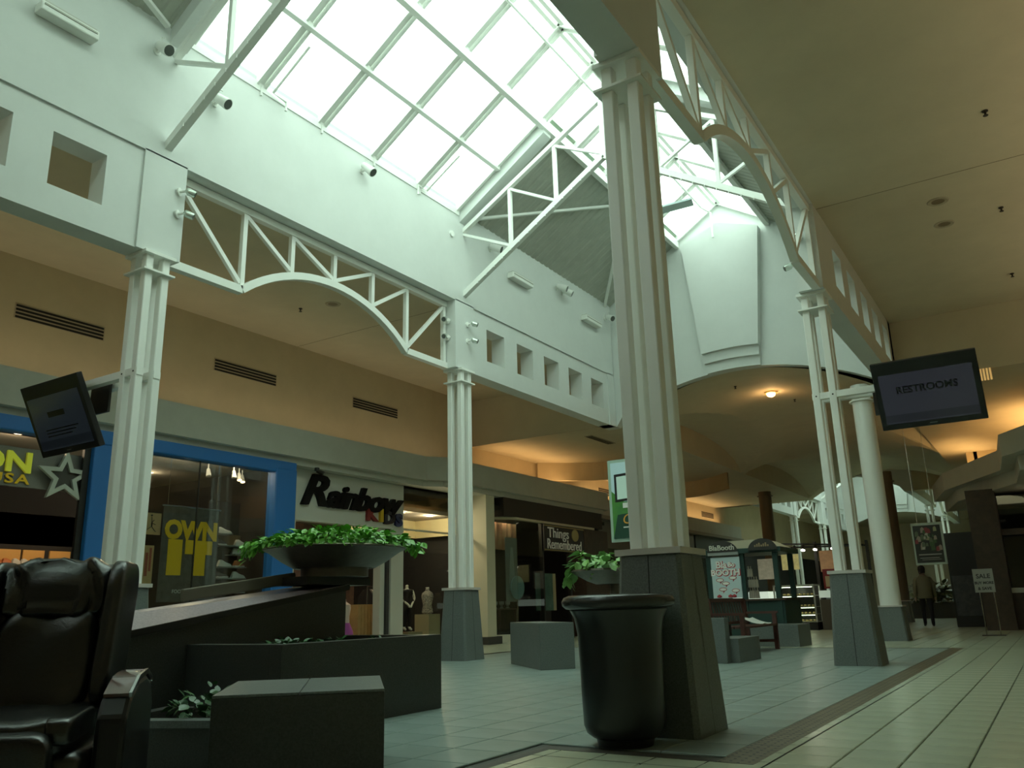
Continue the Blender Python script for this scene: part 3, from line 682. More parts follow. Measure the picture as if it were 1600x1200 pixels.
# ---- clothes shop
cs = thing('clothes_storefront', 'white clothes shop front with wide sign fascia', 'storefront', (-3.6, 0, 0))
SHOPW = mat('shop_white', (.62, .62, .56), .6)
MB().box(-.12, .08, 5.62, 9.03, 2.61, 3.62).build('sign_fascia', SHOPW, cs); MB().box(-.1, .1, 5.60, 5.78, -.01, 2.9).build('jamb', mat('cream_jamb', (.62, .6, .48), .6), cs)
MB().box(-.25, .05, 8.52, 8.60, -.01, 2.61).build('door_frame', mat('dark_frame', (.05, .05, .05), .5), cs)
MB().box(-.2, .08, 8.62, 9.04, -.01, 2.61).build('pillar', SHOPW, cs); MB().box(-.2, .0, 8.36, 8.50, -.01, 2.61).build('jamb', SHOPW, cs)
MB().box(-.006, .006, 9.06, 11.3, .2, 2.62).build('pane', GLASS, cs); MB().box(-.006, .006, 9.06, 11.3, 2.66, 3.6).build('pane', GLASS, cs)
MB().box(-.02, .03, 9.04, 11.35, 2.62, 2.66).build('transom', mat('cream_jamb', (.62, .6, .48), .6), cs); MB().box(-.1, .08, 9.04, 11.4, -.01, .2).build('sill', GRANL, cs)
MB().box(-1.6, -1.55, 9.04, 11.6, 2.66, 3.62).build('valance', mat('cream_valance', (.70, .62, .36), .7), cs)
MB().box(-1.6, -.1, 11.45, 11.6, 2.66, 3.62).build('valance', mat('cream_valance', (.70, .62, .36), .7), cs)
sg = thing('script_sign', 'black script lettering with coloured block letters on the white fascia', 'sign', (-3.52, 0, 0))
BLK = mat('black_letter', (.003, .003, .004), .6, spec=.2)
text('lettering', 'R', .86, (.04, 6.18, 3.20), FX, BLK, sg, ext=.04, shear=.35, bold=.022, sx=1.35)
text('lettering', 'ainbow', .66, (.04, 7.66, 3.14), FX, BLK, sg, ext=.04, shear=.35, bold=.024, sx=1.25, spacing=.92)
for ch, y, z, c in (('K', 7.92, 2.86, (.22, .02, .02)), ('I', 8.24, 2.86, (.65, .42, .02)), ('D', 8.50, 2.83, (.02, .02, .03)), ('S', 8.82, 2.80, (.02, .03, .10))):
    text('block_letter', ch, .36, (.03, y, z), FX, mat('block_'+ch, c, .5), sg, ext=.03, bold=.02, sx=1.35)
for i, (y, x) in enumerate(((6.6, -5.4), (7.3, -6.1), (8.2, -6.8), (9.3, -7.6))): shop_light(x, y, 3.1, '%s lit downlight inside the clothes shop, counting inwards' % ('first', 'second', 'third', 'fourth')[i], 9, 'clothes shop downlights')
S('ceiling_clothes_shop', MB().box(-9, -3.8, 5.6, 11.6, 3.1, 3.2), INTC, 'pale ceiling inside the clothes shop')
for i, (y, x, l) in enumerate(((9.5, -4.0, 'lit downlight in the cream clothes window, shop door side'), (10.6, -4.0, 'lit downlight in the cream clothes window, pillar side'))): shop_light(x, y, 3.09, l, 30, 'clothes window downlights')
S('wall_clothes_shop', MB().box(-7.6, -7.5, 5.6, 11.7, 0, 3.2), mat('clothes_back', (.22, .14, .09), .8, col2=(.06, .05, .05), nscale=3), 'brown stocked back wall of the clothes shop')
# figures ------------------------------------------------------------------
def figure(name, J, E, mt, parent=None, root='pelvis', sub=2):
    names = list(J); me = bpy.data.meshes.new(name)
    me.from_pydata([J[n][0] for n in names], [(names.index(a), names.index(b)) for a, b in E], []); me.update()
    o = bpy.data.objects.new(name, me); COL.objects.link(o)
    sk = o.modifiers.new('skin', 'SKIN'); sk.branch_smoothing = .6
    for i, n in enumerate(names):
        r = J[n][1]; me.skin_vertices[0].data[i].radius = r if isinstance(r, tuple) else (r, r)
        me.skin_vertices[0].data[i].use_root = (n == root)
    o.modifiers.new('sub', 'SUBSURF').levels = sub
    bpy.context.view_layer.update()
    m2 = bpy.data.meshes.new_from_object(o.evaluated_get(bpy.context.evaluated_depsgraph_get()))
    bpy.data.objects.remove(o); bpy.data.meshes.remove(me); m2.name = name
    for mm in (mt if isinstance(mt, list) else [mt]): m2.materials.append(mm)
    for p in m2.polygons: p.use_smooth = True
    o = bpy.data.objects.new(name, m2); COL.objects.link(o); o.parent = parent; return o
def paint(o, rule):
    for p in o.data.polygons: p.material_index = rule(p.center)
MANW = mat('mannequin_white', (.72, .73, .66), .4)
def mannequin(loc, rz, label, top, bottom, h=1.15):
    t = thing('mannequin', label, 'mannequin', loc, rz, 'window mannequins')
    J = {'pelvis': ((0,0,.58),(.10,.075)), 'waist': ((0,0,.70),(.085,.065)), 'chest': ((0,0,.86),(.115,.075)), 'neck': ((0,0,.98),.038), 'cap': ((0,0,1.06),.04)}
    E = [('pelvis','waist'), ('waist','chest'), ('chest','neck'), ('neck','cap')]
    for s, n in ((-1, 'l'), (1, 'r')):
        J['sh'+n] = ((s*.14, 0, .93), .042); J['el'+n] = ((s*.19, -.02, .74), .032); J['wr'+n] = ((s*.05, -.15, .60), .024); J['ha'+n] = ((s*.01, -.17, .53), .026)
        J['hip'+n] = ((s*.06, 0, .52), .075); J['kn'+n] = ((s*.065, -.01, .30), .05); J['an'+n] = ((s*.07, .01, .07), .032); J['to'+n] = ((s*.08, -.10, .03), .028)
        E += [('chest','sh'+n), ('sh'+n,'el'+n), ('el'+n,'wr'+n), ('wr'+n,'ha'+n), ('pelvis','hip'+n), ('hip'+n,'kn'+n), ('kn'+n,'an'+n), ('an'+n,'to'+n)]
    b = figure('body', J, E, [MANW, top, bottom], t)
    paint(b, lambda c: 2 if .10 < c.z < .60 and c.y > -.1 else (1 if .58 <= c.z < .95 and abs(c.x) < .14 and c.y > -.11 else 0))
    MB().lathe([(.15, -.02), (.15, 0)], n=20).build('stand', CHROME, t)
    return t
TOPB = mat('black_cloth', (.015, .015, .017), .8); PATT = mat('patterned_cloth', (.05, .05, .05), .8, col2=(.55, .55, .5), nscale=30)
PLIN = mat('window_plinth', (.42, .38, .24), .7)
def plinth(y, x, w, h, label):
    p = MB().box(-w, w, -w, w, 0, h).build('display_plinth', PLIN); p.location = (x, y, 0); return tag(p, label, 'plinth', 'window plinths')
plinth(10.05, -4.25, .26, .36, 'cream plinth under the black dressed mannequin'); mannequin((-4.25, 10.05, .38), 1.2, 'headless white mannequin in black vest and trousers', TOPB, TOPB)
plinth(10.95, -4.35, .22, .75, 'taller cream plinth under the patterned bust'); 
def bust(loc, label, mt, group='dressed busts'):
    t = thing('dress_bust', label, 'bust', loc, .6, group)
    MB().lathe([(.10, 0), (.14, .04), (.11, .22), (.15, .42), (.13, .5), (.05, .56), (.045, .62)], n=16).build('torso', mt, t, True); MB().lathe([(.02, .62), (.045, .62), (.045, .64)], n=12).build('neck_cap', MANW, t)
bust((-4.35, 10.95, .75), 'bust in a grey patterned top beside the mannequin', PATT)
RED = mat('red_cloth', (.45, .04, .04), .8); PUR = mat('purple_cloth', (.35, .08, .35), .8); PINK = mat('pink_cloth', (.6, .5, .45), .8)
plinth(9.45, -4.2, .2, .34, 'low cream plinth with a red toddler outfit'); bust((-4.2, 9.45, .34), 'small bust in a red outfit on a low plinth', RED)
# dress form in the doorway, wooden crate, clothes rails
t = thing('dress_form', 'dress form in pink top and purple skirt in the shop doorway', 'dress form', (-4.3, 8.0, 0))
MB().lathe([(.14, 0), (.02, .02), (.02, .3)], n=12).build('stand', CHROME, t, True); MB().lathe([(.22, .3), (.2, .45), (.13, .62)], n=16, cap=False).build('skirt', PUR, t, True)
MB().lathe([(.125, .62), (.12, .75), (.15, .92), (.14, 1.0), (.05, 1.06), (.04, 1.12)], n=16).build('top', PINK, t, True)
t = thing('display_crate', 'pale wooden crate in the clothes shop doorway', 'crate', (-4.5, 8.6, 0))
for k in range(5): MB().box(-.3, .3, -.26+k*.105, -.17+k*.105, 0, .98).build('plank', mat('crate_wood', (.45, .30, .12), .7, noise=.15, nscale=4), t)
MB().box(-.29, .29, -.255, .25, .98, 1.0).build('lid', mat('crate_wood', (.45, .30, .12), .7), t)
def rail(y, x, label, cols):
    t = thing('clothes_rail', label, 'clothes rail', (x, y, 0), .2, 'clothes rails')
    MB().tube([(0, -.6, 0), (0, -.6, 1.45), (0, .6, 1.45), (0, .6, 0)], .015).build('frame', CHROME, t)
    for k in range(12):
        cn = {id(RED): 'red', id(TOPB): 'black', id(PINK): 'pink', id(PUR): 'purple', id(PATT): 'grey patterned'}[id(cols[k % len(cols)])]
        g = tag(MB().prism([(-.2, .5+.1*(k % 3)), (.2, .5+.1*(k % 3)), (.22, 1.2), (.08, 1.38), (-.08, 1.38), (-.22, 1.2)], lambda u, v, d: (u, d, v), .05).build('garment', cols[k % len(cols)]), '%s garment hanging on the %s' % (cn, label.replace('clothes rail', 'rail')), 'garment', '%s garments on the %s' % (cn, label.replace('clothes rail', 'rail')))
        g.location = (x, y-.5+k*.09, 0); g.rotation_euler.z = .2
rail(6.6, -5.6, 'clothes rail deep inside the clothes shop by the jamb', [RED, TOPB, PINK]); rail(8.8, -6.2, 'clothes rail behind the wooden crate', [PUR, RED, PATT]); rail(10.6, -5.6, 'clothes rail behind the window mannequins', [TOPB, PATT, RED])
# ---- pillar between the shops
pl = thing('shop_pillar', 'cream panelled pillar between the clothes and gift shops', 'pillar', (-3.35, 11.85, 0))
PILC = mat('pillar_cream', (.60, .58, .44), .6)
MB().box(-.35, .35, -.25, .12, .18, 3.62).build('panel', PILC, pl); MB().box(-.35, .22, .13, .32, .18, 3.62).build('panel', PILC, pl); MB().box(-.37, .37, -.27, .34, -.01, .18).build('plinth', GRAN, pl)
MB().box(.225, .235, .15, .30, 2.6, 3.6).build('painted_shadow', INT, pl); MB().box(.225, .24, .20, .26, 2.3, 2.42).build('socket', BLACK, pl)  # dark sheet paints the shadow near the pillar top
# ---- gift shop: glass corner bay with sign
gs = thing('gift_storefront', 'dark gift shop front with glass corner bay and cream top rail', 'storefront', (-2.95, 12.3, 0))
P0, P1, P2 = (-.35, .0), (.05, .55), (.05, 5.6)
def wallseg(a, b, z0, z1, th=.02): return MB().add([(a[0],a[1],z0),(b[0],b[1],z0),(b[0],b[1],z1),(a[0],a[1],z1),(a[0]-th,a[1],z0),(b[0]-th,b[1],z0),(b[0]-th,b[1],z1),(a[0]-th,a[1],z1)], [(0,1,2,3),(7,6,5,4),(3,2,6,7),(0,4,5,1),(0,3,7,4),(1,5,6,2)])
lerp = lambda a, b, s: (a[0]+(b[0]-a[0])*s, a[1]+(b[1]-a[1])*s)
for k in range(2): wallseg(lerp(P0, P1, k/2+.01), lerp(P0, P1, (k+1)/2-.01), .2, 3.08).build('pane', GLASS, gs)
wallseg(P1, lerp(P1, P2, .26), .2, 3.08).build('pane', GLASS, gs)
wallseg(P0, P1, -.01, .2, .1).build('sill', mat('cream_jamb', (.62, .6, .48), .6), gs); wallseg(P1, lerp(P1, P2, .26), -.01, .2, .1).build('sill', mat('cream_jamb', (.62, .6, .48), .6), gs)
wallseg(P0, P1, 3.08, 3.14, .15).build('top_rail', mat('cream_rail', (.62, .57, .42), .5), gs); wallseg(P1, (.05, 5.0), 3.08, 3.14, .15).build('top_rail', mat('cream_rail', (.62, .57, .42), .5), gs)
MB().box(-.42, -.34, -.08, .0, -.01, 3.08).build('corner_post', mat('cream_rail', (.62, .57, .42), .5), gs)
MB().box(-.3, .02, 0, 5.6, 3.14, 3.62).build('canopy', mat('dark_brown_panel', (.035, .026, .02), .6), gs)
MB().box(-.5, .03, 4.35, 5.9, -.01, 3.08).build('side_panel', DKWOOD, gs); MB().box(-.08, .02, 1.88, 1.96, -.01, 3.08).build('door_post', DARK, gs); MB().box(-.08, .02, 3.4, 3.5, -.01, 2.3).build('door_post', DARK, gs)
sg = thing('gift_shop_sign', 'dark sign with white serif lettering and gold disc over the gift shop', 'sign', (-2.86, 0, 2.33))
MB().box(-.04, 0, 14.2, 16.5, 0, .74).build('board', mat('sign_dark', (.03, .027, .025), .5), sg)
for z in (.68, .02): MB().box(0, .012, 14.2, 16.5, z, z+.03).build('gold_rule', mat('gold_rule', (.35, .27, .10), .4), sg)
SGW = mat('sign_white', (.62, .62, .55), .5, emit=(.6, .6, .5), es=.05)
text('lettering', 'Things', .40, (.004, 14.98, .50), FX, SGW, sg, ext=.012, sx=1.15); text('lettering', 'Remembered', .40, (.004, 15.33, .19), FX, SGW, sg, ext=.012, sx=.92)
MB().prism([(.2*math.cos(2*PI*k/24), .17*math.sin(2*PI*k/24)) for k in range(24)], lambda u, v, d: (d, 15.95+u, .50+v), .02).build('gold_disc', mat('gold_disc', (.42, .36, .16), .5), sg)
# window goods of the gift shop
t = thing('display_banner', 'pale grey banner with a tapering cone print in the gift window', 'banner', (-3.3, 13.2, 1.3))
MB().box(-.01, 0, -.3, .28, -.3, 1.35).build('cloth', mat('grey_cloth', (.2, .25, .24), .8), t); MB().prism([(-.16, .0), (.16, .0), (.06, 1.1), (-.04, 1.1)], lambda u, v, d: (d, u, v), .006).build('print', mat('pale_print', (.33, .42, .40), .8), t)
t = thing('round_plaque', 'round pale blue plaque in the gift window', 'plaque', (-3.25, 13.35, 1.36))
MB().prism([(.32*math.cos(2*PI*k/28), .3*math.sin(2*PI*k/28)) for k in range(28)], lambda u, v, d: (d, u, v), .03).build('disc', mat('pale_blue', (.25, .42, .46), .6), t); MB().tube([(.0, 0, -.3), (.0, 0, -1.36)], .012).build('stand', CHROME, t)
t = thing('poster_board', 'green framed poster board beside the round plaque', 'poster', (-3.2, 14.7, .75))
MB().box(-.03, 0, -.45, .45, 0, 1.0).build('print', mat('green_poster', (.03, .10, .085), .6, col2=(.10, .2, .17), nscale=3), t); MB().box(-.04, .01, .45, .6, 0, 1.0).build('border', PLIN, t); MB().box(-.02, .0, -.3, .3, -.75, 0).build('leg_board', INT, t)
t = thing('display_table', 'low dark display table in the gift window', 'table', (-3.9, 13.3, 0))
MB().box(-.3, .3, -.6, .6, .80, .84).build('top', DKWOOD, t)
for a in (-.26, .26):
    for b in (-.55, .55): MB().box(a-.03, a+.03, b-.03, b+.03, 0, .8).build('leg', DKWOOD, t)
GLS = mat('glassware', (.45, .5, .48), .15, metal=.3)
for k in range(7):
    g = MB().lathe([(.04, 0), (.045, .01), (.01, .03), (.01, .07), (.05, .1), (.055, .18)], n=14, cap=False).build('trophy_cup', GLS, None, True); g.location = (-3.8+.06*(k % 2), 12.85+.15*k, .84)
    tag(g, 'small silver cup standing on the gift window table', 'cup', 'silver cups in the gift window')
t = thing('curtain', 'reddish lit curtain at the top of the gift window', 'curtain', (-3.6, 12.7, 2.35))
CURT = mat('window_curtain', (.30, .13, .08), .8, col2=(.42, .32, .18), nscale=2)
MB().grid(lambda u, v: (.03*math.sin(u*40), -.3+u*1.5, v*.72), 60, 2).build('drape', CURT, t, True)
for k in range(3): shop_light(-3.55, 12.75+.6*k, 3.3, '%s small spot in the gift window ceiling' % ('first', 'second', 'third')[k], 6, 'gift window spots')
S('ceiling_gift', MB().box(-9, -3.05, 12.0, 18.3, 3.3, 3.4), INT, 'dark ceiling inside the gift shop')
t = thing('exit_sign', 'small red exit sign above the gift shop canopy', 'sign', (-3.0, 17.6, 3.42))
MB().box(-.06, 0, -.17, .17, 0, .18).build('box', mat('exit_box', (.25, .03, .02), .5), t); text('lettering', 'EXIT', .14, (.002, 0, .09), FX, mat('exit_red', (.6, .08, .05), .5, emit=(1, .1, .05), es=.6), t, ext=.003)
# dark fronts farther along the shop side
for k, (a, b, l) in enumerate(((18.6, 23.2, 'dark shop front just past the gift shop'), (23.4, 28, 'dark shop front in the middle of the far shop row'), (28.2, 33.5, 'dark shop front at the end of the far shop row'))):
    t = thing('far_storefront', l, 'storefront', (-3.75, a, 0), 0, 'far shop fronts'); n = b-a
    MB().box(-.1, 0, 0, n, 2.7, 3.62).build('fascia', mat('far_fascia%d' % k, ((.16, .15, .13), (.28, .26, .22), (.1, .11, .1))[k], .6), t)
    for j in range(4): MB().box(-.05, 0, j*n/4+.05, (j+1)*n/4-.03, .1, 2.7).build('pane', GLASS, t)
    for j in range(5): MB().box(-.1, .02, j*n/4-.03, j*n/4+.03, -.01, 2.7).build('mullion', DARK, t)
    MB().box(-2.5, -2.45, 0, n, 0, 3.5).build('display_wall', mat('far_display', (.08, .07, .06), .8, col2=(.25, .2, .15), nscale=2), t)

t = thing('soffit_camera', 'small dark camera bracket under the grey bulkhead by the blue frame', 'camera', (-3.2, 6.0, 3.62))
MB().tube([(0,0,0), (0,0,-.06)], .05, 12).build('base', DARK, t); MB().tube([(0,0,-.06), (.1,.08,-.12)], [.035, .045], 12).build('head', DARK, t, True)
# ================================================================== FITTINGS ON THE HALL WALLS
XF = TW+.0
def wall_spot(p, d, label, group='wall spotlights'):
    """p: foot of the fitting on the wall, d: aim"""
    t = thing('wall_spotlight', label, 'spotlight', p, 0, group)
    MB().tube([(0,0,0), (.02,0,0)], .05, 14).build('rose', STEEL, t); MB().tube([(.015,0,0), (.12,0,.0)], .018).build('arm', STEEL, t)
    a = Vector((.15,0,.0)); v = Vector(d).normalized()
    MB().tube([a-v*.13, a-v*.05, a+v*.13], [.05, .066, .08], 16).build('can', STEEL, t, True)
    MB().tube([a+v*.1305, a+v*.132], .07, 16).build('lens', mat('spot_lens', (.10, .11, .10), .15), t)
    MB().tube([a-v*.03+Vector((0,0,.06)), a-v*.05+Vector((-.02,0,.15)), a+v*.02+Vector((.0,0,.15))], .009, 6).build('bracket', STEEL, t)
for (y, z, d, l) in ((-.29, 7.86, (.8, .1, -.6), 'white wall spotlight above the first square opening'), (3.53, 7.92, (.7, .2, -.7), 'white wall spotlight alone above the arched truss'), (.62, 7.6, (.7, .3, -.6), 'white wall spotlight half hidden behind the nearer roof truss'),
        (7.32, 7.9, (.8, .3, -.4), 'white wall spotlight just past the farther roof truss'), (10.05, 7.93, (.8, .3, -.4), 'nearer of the twin wall spotlights'), (10.3, 7.9, (.8, .4, -.5), 'farther of the twin wall spotlights'), (12.5, 7.9, (.8, -.3, -.5), 'white wall spotlight by the corner of the end wall')):
    wall_spot((XF, y, z), d, l)
def halo(p, rz, label):
    t = thing('clear_spotlight', label, 'spotlight', p, rz, 'clear spotlights on the piers')
    MB().tube([(0,0,0), (.02,0,0)], .055, 14).build('rose', STEEL, t); MB().tube([(.02,0,0), (.10,0,.01)], .018).build('arm', STEEL, t)
    MB().tube([(.10,0,.03), (.13,.02,0), (.2,.05,-.03)], [.03, .05, .045], 14).build('lens_cup', mat('clear_cup', (.6, .66, .6), .1, metal=.6), t, True)
    MB().tube([(.202,.051,-.031), (.204,.052,-.032)], .036, 14).build('lens', mat('spot_lens', (.10, .11, .10), .15), t)
halo((XF, .20, 6.08), .5, 'upper clear spotlight on the pier left of the arched truss'); halo((XF, .20, 5.77), .5, 'lower clear spotlight on the pier left of the arched truss')
halo((XF, L+.08, 6.05), .0, 'upper clear spotlight on the front of the farther pier'); halo((XF, L+.08, 5.72), .0, 'lower clear spotlight on the front of the farther pier')
halo((-.02, L-.31, 6.05), -PI/2, 'upper clear spotlight on the side of the farther pier'); halo((-.02, L-.31, 5.72), -PI/2, 'lower clear spotlight on the side of the farther pier')
halo((W-.05, L-.31, 5.95), -PI/2, 'upper clear spotlight behind the walkway truss'); halo((W-TW, L-.05, 5.65), PI, 'lower clear spotlight behind the walkway truss')
def batten(y0, y1, z, label):
    t = thing('wall_uplight', label, 'light fitting', (XF, (y0+y1)/2, z), 0, 'wall uplights'); h = (y1-y0)/2
    MB().box(0, .16, -h, h, -.07, .05).build('housing', STEEL, t, bevel=.015); MB().box(.015, .145, -h+.03, h-.03, .05, .075).build('diffuser', mat('uplight_rim', (.6, .6, .55), .5), t); MB().box(.16, .17, -h+.03, h-.03, .0, .02).build('groove', GREYB, t)
batten(-1.8, -1.12, 7.5, 'box wall uplight above the square openings, nearest the viewer'); batten(7.95, 8.76, 7.56, 'nearer box wall uplight past the roof truss'); batten(11.2, 12.03, 7.56, 'farther box wall uplight by the end wall')
t = thing('smoke_sensor', 'small round white sensor high on the wall before the farther truss', 'sensor', (XF, 6.02, 7.75)); MB().tube([(0,0,0), (.03,0,0)], .06, 16).build('body', STEEL, t, True)
t = thing('hanging_reflector', 'pale blue light fitting plate hung under the ridge beyond the farther roof truss', 'panel', (3.2, 9.3, 8.75)); MB().bar((-.9, .0, 0), (.5, .3, .12), .30, .04).build('panel', mat('reflector_plate', (.62, .75, .78), .4), t)  # plate of a hanging batten light, its bluish glow put into the colour
MB().tube([(-.6, .05, .0), (-.6, .05, 1.2)], .006, 5).tube([(.3, .25, .1), (.3, .25, 1.4)], .006, 5).build('wires', STEEL, t)
# ================================================================== SCREENS ON COLUMN ARMS
def screen(loc, tilt, rz, label, body, col, arm, colx, coly, line2):
    t = thing('wall_screen', label, 'television', loc, rz, 'hanging screens')
    rot = Matrix.Rotation(tilt, 4, 'X')
    def place(o): o.matrix_local = rot; return o
    w, h = .625, .46
    place(MB().box(-w, w, 0, .08, -h, h).build('bezel', BLACK, t, bevel=.01))
    place(MB().box(-w+.07, w-.07, -.004, .0, -h+.08, h-.17).build('display', mat('display_'+label[:6], col, .2, emit=col, es=.5), t))
    place(MB().box(-w+.07, w-.07, -.006, -.003, -h+.10, -h+.20).build('caption_bar', mat('caption_'+label[:6], [c*.6 for c in col], .2, emit=[c*.6 for c in col], es=.5), t))
    if body: place(text('screen_text', body, .13, (0, -.006, .06), FY, mat('screen_text', (.006, .007, .009), .3), t, ext=.001, bold=.004))
    else: place(MB().box(-.2, .16, -.007, -.004, .02, .09).box(-.34, .36, -.007, -.004, -.14, -.125).box(-.34, .30, -.007, -.004, -.18, -.165).box(-.34, .2, -.007, -.004, -.22, -.205).build('screen_bars', mat('screen_text', (.006, .007, .009), .3), t))
    place(MB().box(-.045, .045, -.003, 0, -h+.035, -h+.045).build('badge', mat('logo_grey', (.2, .2, .2), .4), t))
    place(MB().box(-.25, .25, .08, .2, -.2, .2).build('back_box', BLACK, t))
    return t
s1 = screen((-1.20, -.26, 3.24), .44, 0, 'dark tilted screen on the arm left of the shoe shop column', '', (.012, .016, .02), None, 0, 0, 'SAMSUNG')
s2 = screen((7.76, 6.14, 3.42), .42, 0, 'wide dark screen hung over the open walkway', 'RESTROOMS', (.022, .022, .032), None, 0, 0, 'SAMSUNG')
def arm(x, y, z, dx, ln, label):
    t = thing('screen_arm', label, 'bracket', (x, y, z), 0, 'screen arms')
    for yy in (-.112, .112): MB().box(min(-.17*dx, ln*dx), max(-.17*dx, ln*dx), yy-.045, yy+.045, -.045, .045).build('tube', STEEL, t)
    for k in (-.112, .112): MB().tube([(k, -.165, 0), (k, -.156, 0)], .012, 8).build('bolt', DARK, t)
    MB().box(min(ln*dx*.6, ln*dx), max(ln*dx*.6, ln*dx), .0, .03, -.35, .05).build('drop_plate', DARK, t)
arm(0, 0, 3.62, -1, 1.0, 'white steel screen arm on the column beside the shoe shop'); arm(W, L, 3.6, 1, 1.0, 'white steel screen arm on the column beside the round column')
# ================================================================== BLACK BIN
t = thing('litter_bin', 'large black round litter bin with rolled rim before the column', 'bin', (6.40, -.62, 0))
MB().lathe([(.17, 0), (.18, .045), (.20, .05), (.235, .075), (.252, .12), (.258, .3), (.262, .5), (.268, .66), (.285, .75), (.31, .80), (.30, .82)], n=48, cap=False).lathe([(.0, .002), (.17, .002)], n=48, cap=False).build('body', mat('bin_black', (.016, .018, .018), .3, spec=.5), t, True)
MB().lathe([(.30, .805), (.335, .81), (.358, .83), (.362, .855), (.348, .88), (.315, .893), (.28, .885), (.262, .86), (.25, .6), (.001, .55)], n=48, cap=False).build('rolled_rim', mat('bin_rim', (.028, .03, .03), .25), t, True)
# ================================================================== MIDDLE PLANTER
pt = thing('granite_planter', 'dark granite planter box with a sloping maroon capped fin wall', 'planter', (0, 0, 0))
def gwall(name, x0, x1, y0, y1, z0, z1, m=GRAN): return MB().box(x0, x1, y0, y1, z0, z1).build(name, m, pt, bevel=.004)
gwall('wall_panel', 3.95, 4.07, -1.30, .56, 0, .62); gwall('wall_panel', 3.2, 3.95, -1.30, -1.18, 0, .62); gwall('wall_panel', 2.0, 3.95, .44, .56, 0, .62)
gwall('wall_panel', 2.0, 3.2, -1.30, -1.18, 0, .62)
gwall('wall_panel', 2.0, 2.12, -1.3, .56, 0, .62)
MB().box(2.1, 3.96, -1.2, .46, 0, .54).build('soil', SOIL, pt)
def fin(n0, n1, f0, f1, zb, name, m, cap):
    # n0->n1 near top edge, f0->f1 far top edge
    vs = [n0, n1, f1, f0]; lo = [(p[0], p[1], zb) for p in vs] if not cap else [(p[0], p[1], p[2]-cap) for p in vs]
    return MB().add(vs+lo, [(0,1,2,3), (7,6,5,4), (0,4,5,1), (1,5,6,2), (2,6,7,3), (3,7,4,0)]).build(name, m, pt)
fin((3.02, -2.6, .58), (3.02, .43, 1.05), (2.52, -2.3, .74), (2.52, .43, 1.06), 0, 'fin_wall', GRAN, 0)
fin((3.05, -2.62, .617), (3.05, .45, 1.088), (2.48, -2.3, .787), (2.48, .45, 1.10), 0, 'fin_cap', BLACK, .05)
tag(fin((3.045, -2.61, .622), (3.045, .445, 1.093), (2.485, -2.29, .792), (2.485, .445, 1.105), 0, 'fin_cap_top', MAROON, .005), 'sloping maroon stone cap')
def foliage(parent, name, pts, size, mt, lim, nrm=None):
    """pts: list of (pos, outward) ; first lim become leaf objects, rest one stuff part"""
    me = bpy.data.meshes.new('leaf'); s = 1
    v = [(0,0,0), (-.28,.22,.03), (-.38,.5,.0), (-.25,.8,-.06), (0,1.05,-.16), (.25,.8,-.06), (.38,.5,.0), (.28,.22,.03), (0,.45,-.05)]
    f = [(0,8,1), (1,8,2), (2,8,3), (3,8,4), (4,8,5), (5,8,6), (6,8,7), (7,8,0)]
    me.from_pydata(v, [], f); me.update(); me.materials.append(mt)
    for p in me.polygons: p.use_smooth = True
    rest = MB()
    for i, (p, out) in enumerate(pts):
        sz = size*random.uniform(.65, 1.25)
        e = Matrix.Rotation(math.atan2(out[1], out[0])-PI/2+random.uniform(-.9, .9), 4, 'Z') @ Matrix.Rotation(random.uniform(-.9, .7)+out[2], 4, 'X') @ Matrix.Rotation(random.uniform(-.6, .6), 4, 'Y')
        mm = Matrix.Translation(p) @ e @ Matrix.Scale(sz, 4)
        if i < lim:
            o = bpy.data.objects.new(name, me); COL.objects.link(o); o.parent = parent; o.matrix_local = mm
        else: rest.add([mm @ Vector(q) for q in v], f)
    if rest.v:
        o = rest.build('leaf_mass', mt, parent, True); o['kind'] = 'stuff'
# bowl on its beam
BX, BY, BZ, BR = 2.93, .36, 1.25, .68
bw = thing('bowl_planter', 'wide dark bronze bowl planter cantilevered over the fin wall', 'planter', (BX, BY, BZ))
MB().lathe([(.36, .0), (.38, -.01), (.50, .055), (BR-.05, .145), (BR, .165), (BR, .18), (BR-.03, .18), (BR-.08, .16), (.4, .06), (.001, .05)], n=56, cap=False).build('bowl', BRONZE, bw, True)
MB().lathe([(BR-.01, .168), (BR+.012, .174), (BR-.01, .185)], n=56, cap=False).build('rim_strip', mat('rim_bronze', (.30, .26, .17), .35, metal=.5), bw, True)
MB().lathe([(.30, -.09), (.32, -.09), (.32, .0), (.30, .0)], n=40).build('collar', BRONZE, bw, True)
MB().box(-.38, .1, -.45, .40, -.165, -.09).build('saddle', DARK, bw)
MB().bar((-.25, -1.5, -.25), (-.25, -.28, -.09), .05, .10).build('support_beam', mat('beam_olive', (.13, .12, .085), .5), bw, bevel=.01)
MB().lathe([(.001, .15), (BR-.09, .15)], n=40, cap=False).build('soil', SOIL, bw)
pth = thing('trailing_plant', 'bright green trailing leafy plant filling the bronze bowl', 'plant', (BX, BY, BZ+.17))
pts = []
for k in range(1500):
    a = random.uniform(0, 2*PI); r = math.sqrt(random.random())*(BR+.05)
    z = .01+.17*math.sqrt(max(0, 1-(r/(BR+.07))**2))*random.uniform(.3, 1.1)+random.uniform(-.005, .02)
    pts.append(((r*math.cos(a), r*math.sin(a), z), (math.cos(a), math.sin(a), .25-.35*(r/BR))))
for a0, n_ in ((4.05, 9), (4.25, 7), (3.85, 6), (1.1, 6), (.75, 5)):      # trailing strands at the two flanks
    for q in range(n_*5):
        d = random.random(); pts.append((((BR+.04+.12*d)*math.cos(a0)+random.uniform(-.06,.06), (BR+.04+.12*d)*math.sin(a0)+random.uniform(-.06,.06), .07-.02*n_*d*random.random()), (math.cos(a0), math.sin(a0), -.7)))
